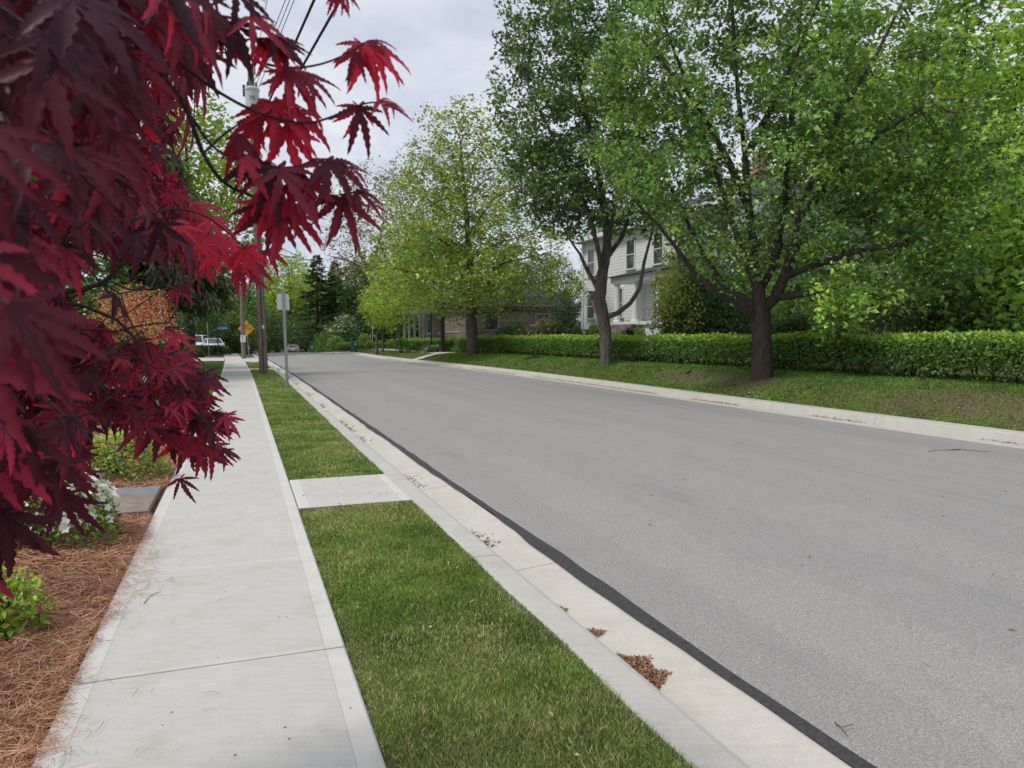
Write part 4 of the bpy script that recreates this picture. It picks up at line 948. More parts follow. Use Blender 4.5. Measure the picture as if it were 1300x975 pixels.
hp = [np.array([*at(u, 440, Y)[:2], -.02]) for u, Y in ((246, 64), (258, 63), (270, 62), (276, 61.5))]
hedge('low dark clipped hedge in front of the parked white van', hp, 1.0, .78, 6000, 43, .13, [(.05, .09, .03), (.04, .075, .025), (.07, .11, .04), (.10, .14, .05)], gaps=-.4)

def shrub(name, label, loc, rx, rz_, n, size, pal, seed, flowers=None, cat='shrub', group=None, dome=1.0, stems=14, mat='leaf', shade=.5):
    rng = np.random.default_rng(seed); root = empty(name, loc, label, cat, group)
    dd = rand_dir(n, rng); dd[:, 2] = np.abs(dd[:, 2]) * 1.0 - .12; rr = rng.uniform(size=(n, 1)) ** (1 / 5.0)
    lump = (1 + .16 * snoise(dd[:, 0] * 3 + seed, dd[:, 1] * 3 + dd[:, 2] * 2, seed, 1.3))[:, None]
    P = dd * rr * lump * np.array([rx, rx, rz_]); P[:, 2] = np.maximum(P[:, 2] + rz_ * .12, .02)
    N = norm(dd + rng.normal(size=(n, 3)) * .5 + np.array([0, 0, .5])); D = norm(rng.normal(size=(n, 3)) + dd * .6)
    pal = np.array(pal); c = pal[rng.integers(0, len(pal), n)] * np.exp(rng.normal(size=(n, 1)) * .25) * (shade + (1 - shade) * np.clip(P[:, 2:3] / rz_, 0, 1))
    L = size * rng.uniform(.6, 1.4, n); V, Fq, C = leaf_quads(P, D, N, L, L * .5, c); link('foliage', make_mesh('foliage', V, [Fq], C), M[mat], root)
    mb = MB()
    for k in range(stems):
        a = rng.uniform(0, 2 * PI); q = rng.uniform(.3, .85); tip = np.array([math.cos(a) * rx * q, math.sin(a) * rx * q, rz_ * rng.uniform(.5, .9)])
        mb.tube([(0, 0, -.05), tip * np.array([.4, .4, .55]) + rng.normal(size=3) * .02, tip], [.012 * max(1, rz_), .008 * max(1, rz_), .003], 4)
    mb.build('stem', M['bark_dark'], root)
    if flowers:
        nf, fs, fcol, zmin = flowers; Vs, Fs, Cs = [], [], []; off = 0
        fd = rand_dir(nf, rng); fd[:, 2] = np.abs(fd[:, 2]) * .9 + zmin; fd = norm(fd)
        fp = fd * np.array([rx, rx, rz_]) * rng.uniform(.9, 1.07, (nf, 1)); fp[:, 2] += rz_ * .12
        for i in range(nf):
            nrm = norm(fd[i] + rng.normal(size=3) * .4); u_ = norm(np.cross(nrm, rng.normal(size=3))); w_ = np.cross(nrm, u_)
            a = np.arange(5) * 2 * PI / 5 + rng.uniform(0, 6); D5 = np.cos(a)[:, None] * u_ + np.sin(a)[:, None] * w_ + nrm * .45; D5 = norm(D5)
            s5 = fs * rng.uniform(.75, 1.2); v, f, c5_ = leaf_quads(np.repeat(fp[i][None], 5, 0), D5, np.repeat(nrm[None], 5, 0) + 0 * D5, np.full(5, s5), np.full(5, s5 * .8), np.tile(np.array(fcol) * rng.uniform(.85, 1.08), (5, 1)), .1)
            Vs.append(v); Fs.append(f + off); Cs.append(c5_); off += len(v)
        link('blossom', make_mesh('blossom', np.concatenate(Vs), [np.concatenate(Fs)], np.clip(np.concatenate(Cs), 0, .95)), M['petal'], root)
    return root
def bedloc(u, v):
    p = gnd(u, v, .04); return p
azl = [(.15, .26, .055), (.11, .19, .045), (.25, .36, .075), (.36, .43, .09)]
shrub('azalea', 'white flowering azalea beside the slate path under the red maple', bedloc(58, 684), .50, .54, 3600, .045, azl, 51, (470, .038, (.80, .81, .80), .15), group='azaleas in the garden bed')
shrub('azalea', 'green azalea without blossom just beyond the slate path', bedloc(150, 602), .50, .50, 3000, .045, [(.20, .33, .05), (.15, .25, .045), (.34, .44, .08), (.44, .47, .16)], 52, (3, .03, (.55, .2, .5), .0), group='azaleas in the garden bed')
shrub('azalea', 'lime green azalea with pink buds at the lower left edge', gnd(-4, 800, .05), .21, .30, 800, .045, [(.25, .40, .045), (.18, .32, .04), (.34, .46, .07)], 53, (7, .022, (.62, .06, .22), .1), group='azaleas in the garden bed')
shrub('azalea', 'pale flowering azalea farther up the bed by the yellow lilies', gnd(204, 530, .05), .62, .85, 2200, .07, azl, 54, (130, .05, (.78, .8, .74), .1), group='azaleas in the garden bed')
lil = empty('lily', gnd(231, 524, .03), 'clump of orange-yellow lilies beside the lawn edge', 'flower')
rng = np.random.default_rng(6); mb = MB(); Vs, Fs, Cs = [], [], []; off = 0
for k in range(9):
    a = rng.uniform(0, 6.28); tip = np.array([.22 * math.cos(a) * rng.uniform(.2, 1), .22 * math.sin(a) * rng.uniform(.2, 1), rng.uniform(.62, .84)]); mb.tube([(tip[0] * .3, tip[1] * .3, -.03), tip * np.array([.7, .7, .6]), tip], [.008, .007, .005], 5, (.10, .2, .04))
    a = np.arange(6) * PI / 3; D6 = norm(np.stack([np.cos(a), np.sin(a), .9 + 0 * a], -1)); v, f, c = leaf_quads(np.repeat(tip[None], 6, 0), D6, np.tile([0, 0, 1.0], (6, 1)), np.full(6, .13), np.full(6, .06), np.tile((.85, .42, .02), (6, 1)), .1); Vs.append(v); Fs.append(f + off); Cs.append(c); off += len(v)
P = np.zeros((60, 3)); P[:, :2] = rng.normal(size=(60, 2)) * .1; P[:, 2] = .0; v, f, c = leaf_quads(P, norm(rng.normal(size=(60, 3)) * [.5, .5, .1] + [0, 0, 1]), norm(rng.normal(size=(60, 3)) + [0, 0, .3]), np.full(60, .5), np.full(60, .03), np.tile((.10, .22, .04), (60, 1)), .1)
mb.build('stem', M['vcol'], lil); link('leaf', make_mesh('leaf', v, [f], c), M['leaf'], lil); link('blossom', make_mesh('blossom', np.concatenate(Vs), [np.concatenate(Fs)], np.concatenate(Cs)), M['petal'], lil)
# coral-leaved maple behind the red one
BC = gnd(176, 492, .03); BC[2] = .03
Yc = BC[1]; cc = lambda u, v, dy=0: at(u, v, Yc + dy) - BC
build_tree('coral_maple', BC, [[(0, 0, -.05), (0, 0, .5), (.1, 0, 1.0), (.1, .1, 1.6)], [(0, 0, .5), (-.6, .1, 1.1), (-1.1, .1, 1.5)], [(0, 0, .6), (.5, -.1, 1.1), (.9, -.1, 1.5)]],
    [(cc(172, 400), (1.35, 1.1, .95), 1), (cc(215, 425, -.3), (.55, .6, .5), .18)], 520, .13, .18, .07, .003,
    dict(thr=.012, per=15, spread=.10, size=.058, gap=(3.0, -.8), pal=[(.52, .24, .17), (.46, .20, .15), (.56, .33, .22), (.42, .28, .14), (.42, .10, .10)], flat=.35, clump=.3, hang=.3), ('bark_dark', 'leaf'), 15,
    'coral orange leaved japanese maple beyond the dark red one', cat='tree', flare=.2)
# shrubs behind the long hedge
def yz(u, Y, z): p = at(u, 430, Y); p[2] = z; return p
bxp = [(.11, .21, .045), (.08, .17, .04), (.16, .27, .06), (.22, .33, .07)]
boxes = [(752, 44.5, 'rounded boxwood left of the pear trunk in front of the porch', .55, 1.0), (732, 45.5, 'small low boxwood at the corner of the white house', .45, .75), (779, 43.5, 'rounded boxwood just right of the pear trunk at the porch', .62, 1.15), (798, 42, 'rounded boxwood under the white porch column', .7, 1.2), (818, 40.5, 'rightmost rounded boxwood of the porch row', .7, 1.25)]
src = None
for u, Y, lb, rx, hz in boxes:
    z = 2.22 - hz * 1.05
    if src is None: src = shrub('boxwood', lb, yz(u, Y, z), .62, 1.1, 3600, .10, bxp, 55, group='boxwoods in front of the white porch'); src.scale = (rx / .62, rx / .62, hz / 1.1)
    else: copy_tree(src, None, lb, yz(u, Y, z), u * .37, (rx / .62, rx / .62, hz / 1.1))
shrub('evergreen_shrub', 'big broadleaf evergreen shrub behind the hedge left of the pear trunk', yz(897, 31.5, .85), 1.9, 3.6, 17000, .13, [(.05, .13, .04), (.07, .16, .05), (.09, .19, .055), (.04, .10, .035)], 56)
shrub('twiggy_shrub', 'brown twiggy shrub in front of the stone house beyond the hedge', yz(690, 58, .7), 1.9, 2.3, 3000, .2, [(.13, .11, .07), (.10, .10, .05), (.17, .15, .08)], 71, stems=40)
shrub('evergreen_shrub', 'dark evergreen bush before the stone house left of the twiggy brown one', yz(652, 59, .7), 1.5, 2.0, 3000, .2, [(.06, .12, .04), (.04, .09, .03)], 72)
shrub('evergreen_shrub', 'dark rounded evergreen directly right of the big pear trunk', yz(1010, 25, .75), 1.0, 1.7, 6000, .11, [(.03, .07, .022), (.045, .095, .03), (.08, .12, .04)], 58)
dw = shrub('dogwood', 'white flowering dogwood behind the right part of the hedge', yz(1165, 24.5, .75), 1.9, 3.2, 11000, .13, [(.13, .24, .075), (.10, .19, .06), (.16, .28, .09)], 59, (950, .06, (.58, .64, .48), .05), cat='dogwood', stems=20)
copy_tree(dw, None, 'white flowering dogwood at the right edge above the hedge', yz(1300, 22.5, .75), 2.0, (1.15, 1.15, 1.25))
shrub('dogwood', 'small white dogwood at the far corner behind the green bin', yz(437, 92, -.5), 2.2, 4.2, 3000, .3, [(.08, .16, .045), (.10, .2, .05)], 60, (170, .15, (.50, .55, .46), .55), cat='dogwood')
# far shrub row at the corner lot
row = [(428, 84, .95, 1.7, 'tall dark clipped shrub left of the right hand bin'), (421, 86, .8, 1.5, 'clipped shrub at the left end of the corner row'), (434, 83, .75, .95, 'low lime shrub beside the left side of the right hand bin'), (440.5, 84, .65, 1.0, 'low clipped shrub directly behind the right hand bin'), (456, 82, .7, 1.0, 'low shrub on the right side of the right hand bin'), (463, 84, .95, 1.9, 'tallest clipped shrub of the corner row'), (472, 82, .8, 1.1, 'low wide shrub left of the flagpole foot'), (483, 80, .7, 1.1, 'low shrub between the young tree stems'), (494, 80, .75, 1.3, 'clipped shrub right of the young tree stems')]
src = None
for u, Y, rx, hz, lb in row:
    z = .12
    if src is None: src = shrub('clipped_shrub', lb, yz(u, Y, z), .8, 1.2, 1100, .17, bxp, 61, group='clipped shrubs on the corner lot'); src.scale = (rx / .8, rx / .8, hz / 1.2)
    else: copy_tree(src, None, lb, yz(u, Y, z), u * .77, (rx / .8, rx / .8, hz / 1.2))
shrub('clipped_shrub', 'rounded bush at the lawn end left of the side drive', yz(243, 57, .0), .85, .95, 1500, .14, [(.07, .11, .035), (.05, .085, .03), (.10, .14, .05)], 62)
shrub('clipped_shrub', 'small bush beside the hydrant near the street name sign', yz(282, 66, .0), .75, .85, 900, .15, [(.08, .12, .035), (.06, .09, .03)], 63)
shrub('flowering_plant', 'pale flowering plants at the foot of the lamp post', yz(552, 57.5, .30), .9, .55, 1200, .13, [(.08, .15, .04), (.05, .1, .03)], 64, (40, .12, (.6, .58, .55), .2), cat='plant')
shrub('clipped_shrub', 'leafy low plants in the gap between the two hedges', yz(586, 54.5, .42), .8, .8, 1200, .14, [(.12, .19, .07), (.16, .22, .1), (.06, .12, .04)], 65)

# ================================================================== UTILITY POLES, WIRES, SIGNS
def text_mesh(body, size, name='lettering'):
    c = bpy.data.curves.new(name, 'FONT'); c.body = body; c.size = size; c.align_x = 'CENTER'; c.align_y = 'CENTER'; c.extrude = .002; c.space_character = 1.02
    o = bpy.data.objects.new(name, c); dg = bpy.context.evaluated_depsgraph_get(); me = bpy.data.meshes.new_from_object(o); bpy.data.objects.remove(o); return me
PY = 31.4; pb = at(335, 475, PY); pt = at(318, 86, PY); pb[2] = -.05
pole = empty('utility_pole', pb, 'tall weathered wooden utility pole with a grey transformer near its top', 'utility pole')
ax = pt - pb; axn = norm(ax)
def pz(z): return ax * (z / ax[2])
MB().tube([ax * f for f in np.linspace(-.02, 1, 14)], np.linspace(.185, .125, 14), 14).build('pole', M['polewood'], pole, smooth=True)
nr = np.array([NX, NY, 0]); er = np.array([EX, EY, 0])
vz = lambda v: 1.57 + (428 - v) / 940 * PY - pb[2]
tcn = pz((vz(122) + vz(160)) / 2) - er * .42 + nr * .0
ht = vz(122) - vz(160)
tr = MB().lathe(tcn - [0, 0, ht / 2], [(.24, 0), (.275, .03), (.275, ht * .86), (.30, ht * .87), (.30, ht * .93), (.22, ht * .98), (.05, ht)], 20).build('transformer', M['transformer'], pole, smooth=True)
mb = MB()
for sx in (-.16, .16): MB().lathe(tcn + nr * sx + [0, 0, ht / 2 - .03], [(.035, 0), (.06, .04), (.035, .07), (.06, .11), (.035, .14), (.055, .18), (.02, .24)], 8).build('insulator', M['ceramic'], tr, smooth=True)
for q_ in (.25, -.25): MB().box(tcn + er * .3 + [0, 0, ht * q_], (.12, .16, .06), A).build('bracket', M['galv'], tr)
me = text_mesh('75', .24); o = link('lettering', me, M['black'], tr); o.location = tcn - er * .279 + [0, 0, ht * .08]; o.rotation_euler = (PI / 2, 0, A)
mb = MB(); top = pz(vz(88)); mb.tube([top + nr * .17 - [0, 0, .5], top + nr * .17 + [0, 0, .35]], .03, 6); mb.lathe(top + nr * .17 + [0, 0, .3], [(.03, 0), (.07, .03), (.04, .07), (.07, .1), (.03, .15)], 8); mb.build('pin_insulator', M['ceramic'], pole, smooth=True)
mb = MB(); q = pz(vz(124)) - nr * .3 - er * .1; mb.tube([q - [0, 0, .25], q + [0, 0, .2]], [.05, .06], 8); mb.tube([q, pz(vz(124))], .02, 5); mb.build('fuse_cutout', M['ceramic'], pole)
mb = MB(); q = pz(vz(270)); mb.box(q + nr * .2 - er * .1, (.22, .22, .3), A); mb.build('cable_box', M['black'], pole)
mb = MB(); q = pz(1.5)
mb.tube([pz(.1) - er * .19, pz(3) - er * .18, pz(7.5) - er * .15], .018, 5); mb.build('ground_wire', M['wire'], pole)
mb = MB(); mb.box(pz(2.05) - er * .2 + nr * .05, (.09, .01, .16), A); mb.build('tag_plate', M['signback'], pole)
# second pole, farther on
p2 = at(309.5, 455, 54.5); p2[2] = -.05; p2t = at(306.5, 366, 54.5)
pole2 = empty('utility_pole', p2, 'second wooden utility pole farther along the sidewalk with a white notice on it', 'utility pole')
ax2 = p2t - p2; MB().tube([ax2 * f for f in np.linspace(-.02, 1, 10)], np.linspace(.17, .12, 10), 12).build('pole', M['polewood'], pole2, smooth=True)
p3 = at(281, 440, 125); p3[2] = -1.3
pole3 = empty('utility_pole', p3, 'distant utility pole beyond the second one', 'utility pole'); MB().tube([(0, 0, 0), (-.1, 0, 11.5)], [.16, .11], 10).build('pole', M['polewood'], pole3, smooth=True)
nb = empty('notice_sign', p2 + np.array([0, 0, 0]), 'white rectangular notice fixed to the second utility pole', 'sign', rz=A)
zc = at(308, 430, 54.5)[2]; mb = MB(); mb.box((-.02, -.185, zc - p2[2]), (.36, .012, .52)); mb.build('panel', M['signwhite'], nb, bevel=.004)
mb = MB(); mb.box((-.06, -.194, zc - p2[2] + .12), (.10, .004, .10)); mb.box((.0, -.194, zc - p2[2] - .04), (.22, .004, .025)); mb.box((.0, -.194, zc - p2[2] - .11), (.22, .004, .025)); mb.build('lettering', M['galv'], nb)
# wires
def sagwire(label, a, b, sag, r, n=40, group='overhead wires along the near side of the street'):
    f = np.linspace(0, 1, n); P = a[None] * (1 - f[:, None]) + b[None] * f[:, None]; P[:, 2] -= sag * 4 * f * (1 - f)
    tag(MB().tube(P, r, 6).build('overhead_wire', M['wire'], smooth=True), label, 'wire', group)
def wire_pts(u0, u1, v1, zat, dm=0):
    pass
P0 = pb + pz(0)
def span(label, v_at_pole, u_end, r, sag=.5, off=0.0, group='thin upper wires running from the pole top'):
    """from the pole, along the street towards and over the viewer; u_end = where it crosses the top of the photo"""
    a = pb + pz(vz(v_at_pole)) + nr * off
    # a second point on the ray through (u_end, 0) at the same height, then carried on along that line
    d = ray(u_end, 0); t = (a[2] - H + .25) / d[2]; q = d * t; q[2] = a[2] + .25
    dirn = q - a; dirn[2] = 0; L = np.linalg.norm(dirn); b = a + dirn / L * 62; b[2] = a[2] + .3
    sagwire(label, a, b, sag, r, 48, group)
span('thick twisted cable rising from the pole to the upper edge, left of its pair', 168, 393, .036, .1, .16, 'thick cables')
span('thick black cable right of its pair crossing the sky steeply', 186, 424, .036, .1, .2, 'thick cables')
span('leftmost thin wire at the top of the sky behind the red leaves', 92, 337, .012, .1, .17)
span('thin wire second from the left against the sky', 112, 358, .012, .1, .1)
span('thin wire between two thin wires against the sky', 116, 363.5, .012, .1, .18)
span('thin wire just left of the thick cable against the sky', 120, 369, .012, .1, .26)
for lb, va, vb, r in (('upper cable from the tall utility pole to the distant one', 170, 11.2, .02), ('lower cable from the tall utility pole to the distant one', 190, 10.4, .03)):
    b = p3 + np.array([-.1, 0, vb]); sagwire(lb, pb + pz(vz(va)), b, .3, r, 24, 'cables between the utility poles')
sagwire('thin service wire crossing low behind the leaves to the right', pb + pz(vz(300)), at(452, 338, 95), .8, .02, 24, 'service wires'); sagwire('second thin service wire under the other low one', pb + pz(vz(318)), at(440, 322, 95), .6, .018, 24, 'service wires')
# plain sign seen from the back
SY = 22.1; sb = at(365, 495, SY); sb[2] = -.05; stp = at(359.8, 372, SY) - sb
sg = empty('road_sign', sb, 'plain road sign seen from behind on a grey metal post in the verge', 'sign', rz=0)
mb = MB(); axs = norm(stp)
for f0, f1 in ((-.02, 1.0),):
    a_, b_ = stp * f0, stp * f1; tx = np.array([math.cos(A), math.sin(A), 0]); ty = np.array([-math.sin(A), math.cos(A), 0])
    prof = [(-.042, .0), (-.03, .0), (-.018, -.035), (.018, -.035), (.03, .0), (.042, .0), (.042, .006), (.026, .006), (.014, -.028), (-.014, -.028), (-.026, .006), (-.042, .006)]
    V = [a_ + tx * x + ty * y for x, y in prof] + [b_ + tx * x + ty * y for x, y in prof]; n = len(prof)
    mb.add(V, [(i, (i + 1) % n, n + (i + 1) % n, n + i) for i in range(n)])
mb.build('post', M['galv'], sg)
pc = at(359.5, 383.2, SY) - sb + ty * .022
mb = MB(); hw, hh, rc = .178, .238, .03; out = []
for cx_, cz_, a0 in ((hw - rc, hh - rc, 0), (-hw + rc, hh - rc, 90), (-hw + rc, -hh + rc, 180), (hw - rc, -hh + rc, 270)):
    for k in range(5): a = math.radians(a0 + k * 22.5); out.append((cx_ + rc * math.cos(a), cz_ + rc * math.sin(a)))
upv = axs; V = [pc + tx * x + upv * z for x, z in out] + [pc + tx * x + upv * z + ty * .004 for x, z in out]; n = len(out)
mb.add(V, [tuple(range(n)), tuple(range(n, 2 * n))[::-1]] + [(i, n + i, n + (i + 1) % n, (i + 1) % n) for i in range(n)]); mb.build('panel', M['signback'], sg)
mb = MB()
for dz in (-.15, .15): MB().tube([pc + upv * dz - ty * .062, pc + upv * dz - ty * .03], .012, 6).build('bolt', M['galv'], sg)
# yellow diamond warning sign
wy = 58.0; wb = at(316, 452, wy); wb[2] = -.03; wsn = empty('warning_sign', wb, 'yellow diamond warning sign reading NO OUTLET behind the second utility pole', 'sign', rz=A)
zc = at(312.5, 417.2, wy)[2] - wb[2]; MB().tube([(0, 0, -.05), (-.12, 0, zc + .7)], .03, 8).build('post', M['galv'], wsn)
mb = MB(); k = .62; V = [(-.16 + x * k, -.04, zc + z * k) for x, z in ((1, 0), (0, 1), (-1, 0), (0, -1))]; V += [(x, y + .008, z) for x, y, z in V]
mb.add(V, [(0, 1, 2, 3), (7, 6, 5, 4)] + [(i, 4 + i, 4 + (i + 1) % 4, (i + 1) % 4) for i in range(4)]); mb.build('panel', M['yellow'], wsn, bevel=.01)
for body, dz in (('NO\nOUTLET', .12),):
    o = link('lettering', text_mesh(body, .24), M['black'], wsn); o.location = (-.12, -.048, zc + dz); o.rotation_euler = (PI / 2, 0, 0)
# blue street name sign
ny = 60.0; nb_ = at(277.5, 455, ny); nb_[2] = -.03; nsn = empty('street_name_sign', nb_, 'blue street name sign with white lettering on a black post', 'sign', rz=0)
zc = at(277, 416.5, ny)[2] - nb_[2]; mb = MB(); mb.tube([(0, 0, -.05), (-.07, 0, zc + .2)], .045, 8); mb.lathe((0, 0, 0), [(.10, 0), (.10, .3), (.05, .4)], 10); mb.build('post', M['black'], nsn, smooth=True)
x0 = (277 - 277.5) / 940 * ny; x1 = (290.5 - 277.5) / 940 * ny
MB().box(((x0 + x1) / 2, 0, zc), (x1 - x0, .03, .25)).build('panel', M['blue'], nsn, bevel=.01)
o = link('lettering', text_mesh('Ca. Omaha', .155), M['signwhite'], nsn); o.location = ((x0 + x1) / 2 - .01, -.019, zc); o.rotation_euler = (PI / 2, 0, 0)
# thin grey post and a lamp post
gp = at(265.5, 457, 57.5); gp[2] = -.03; gpo = empty('metal_post', gp, 'thin grey metal post at the end of the left lawn', 'post'); MB().tube([(0, 0, -.05), (-.06, 0, at(264, 411, 57.5)[2])], .03, 8).build('shaft', M['galv'], gpo, smooth=True); MB().lathe((-.06, 0, at(264, 411, 57.5)[2]), [(.04, 0), (.04, .04), (.01, .07)], 8).build('cap', M['galv'], gpo)
lp = at(547.5, 447, 58.0); lp[2] = .27; lamp = empty('street_lamp', lp, 'black lamp post in front of the short hedge under the tree leaves', 'street lamp')
zt = at(547, 392, 58)[2] - lp[2]; MB().lathe((0, 0, -.05), [(.13, 0), (.13, .12), (.085, .2), (.07, .5), (.055, .6), (.05, zt)], 12).build('post', M['black'], lamp, smooth=True)
MB().lathe((0, 0, zt), [(.06, 0), (.16, .04), (.17, .06)], 10).build('lamp_base', M['black'], lamp); MB().lathe((0, 0, zt + .06), [(.13, 0), (.19, .42)], 8).build('lantern', M['signwhite'], lamp); MB().lathe((0, 0, zt + .48), [(.22, 0), (.12, .14), (.03, .2), (.01, .3)], 8).build('lamp_cap', M['black'], lamp)
# bins
def bin_(label, loc, rz, mat, h=1.05):
    b = empty('wheelie_bin', loc, label, 'bin', 'wheelie bins put out by the road', rz); k = h / 1.05
    mb = MB(); V = []
    for z, hx, hy in ((.06, .22, .25), (.9, .29, .34), (.93, .31, .36), (.97, .31, .36)):
        V += [(-hx * k, -hy * k, z * k), (hx * k, -hy * k, z * k), (hx * k, hy * k, z * k), (-hx * k, hy * k, z * k)]
    mb.add(V, [(3, 2, 1, 0), (12, 13, 14, 15)] + [(4 * i + j, 4 * i + (j + 1) % 4, 4 * i + 4 + (j + 1) % 4, 4 * i + 4 + j) for i in range(3) for j in range(4)])
    mb.build('body', mat, b, bevel=.015)
    mb = MB(); V = [(x * k, y * k, z * k) for x, y, z in ((-.33, -.4, .975), (.33, -.4, .975), (.33, .38, .975), (-.33, .38, .975), (-.29, -.34, 1.05), (.29, -.34, 1.05), (.29, .33, 1.07), (-.29, .33, 1.07))]
    mb.add(V, [(3, 2, 1, 0), (4, 5, 6, 7), (0, 1, 5, 4), (1, 2, 6, 5), (2, 3, 7, 6), (3, 0, 4, 7)]); mb.build('lid', mat, b, bevel=.012)
    for sx in (-1, 1): MB().cyl((sx * .27 * k, .25 * k, .12 * k), .12 * k, .05, 14, 'x').build('wheel', M['rubber'], b)
    MB().tube([(-.25 * k, .38 * k, .95 * k), (-.25 * k, .45 * k, .97 * k), (.25 * k, .45 * k, .97 * k), (.25 * k, .38 * k, .95 * k)], .016, 6).build('handle', mat, b)
    MB().box((0, -.333 * k, .80 * k), (.17, .012, .15)).build('sticker', M['signwhite'], b)
    return b
bin_('green wheelie bin on the corner in front of the shrub row', yz(449.5, 76.5, .02), A + .2, M['green_bin'], 1.1)
bin_('green wheelie bin standing near the parked silver car', yz(396, 94, -.58), A - .1, M['green_bin'], 1.12)
bin_('dark grey wheelie bin beside the second utility pole', yz(315.5, 66, .0), A, M['dark_bin'], .78)
# hydrant
hy = empty('fire_hydrant', yz(288, 68, -.02), 'small yellow fire hydrant near the street name sign', 'fire hydrant')
MB().lathe((0, 0, 0), [(.16, 0), (.16, .05), (.11, .06), (.11, .5), (.15, .52), (.15, .57), (.12, .6), (.10, .72), (.03, .78), (.03, .83)], 12).build('barrel', M['yellow'], hy, smooth=True)
for axs_, c in (('x', (0, 0, .42)), ('y', (0, -.08, .4))): MB().cyl(c, .055, .34 if axs_ == 'x' else .18, 10, axs_).build('outlet', M['yellow'], hy)
# flagpole far right
def flag(parent, origin, dirx, diry, w, h, seed, stars=True, stripes=7, name='flag'):
    nx, nyy = 40, 26; V = []; C = []; rg = np.random.default_rng(seed)
    for j in range(nyy):
        for i in range(nx):
            a, b = i / (nx - 1), j / (nyy - 1); p = np.array(origin) + np.array(dirx) * a * w + np.array(diry) * b * h + np.cross(dirx, diry) * .05 * math.sin(6 * a + 2 * b) * a
            V.append(p); k = int(b * 12.999)
            col = (.5, .03, .05) if k % 2 == 0 else (.75, .74, .72)
            if a < .4 and b < .54: col = (.03, .05, .20) if not ((i % 3 == 1) and (j % 3 == 1)) else (.7, .7, .72)
            C.append(col)
    Fq = [(j * nx + i, j * nx + i + 1, (j + 1) * nx + i + 1, (j + 1) * nx + i) for j in range(nyy - 1) for i in range(nx - 1)]
    return link(name, make_mesh(name, np.array(V), [np.array(Fq)], np.array(C), smooth=True), M['petalcol'], parent)
M['petalcol'] = leaf_mat('flag_cloth', .2, (1, 1, 1), .8, .1)
fp = empty('flagpole', yz(473, 86, -.1), 'pale flagpole with a small limp striped flag beyond the corner shrubs', 'flagpole')
zt = at(473, 404, 86)[2] + .1; MB().tube([(0, 0, -.05), (0, 0, zt)], [.04, .025], 8).build('pole', M['signback'], fp, smooth=True); MB().lathe((0, 0, zt), [(.02, 0), (.05, .04), (.02, .09)], 8).build('finial', M['yellow'], fp)
flag(fp, (0.02, 0, zt - .3), norm(np.array([.35, 0, -.94])), norm(np.array([.3, .1, -.9])) * .6, 1.3, .9, 3)

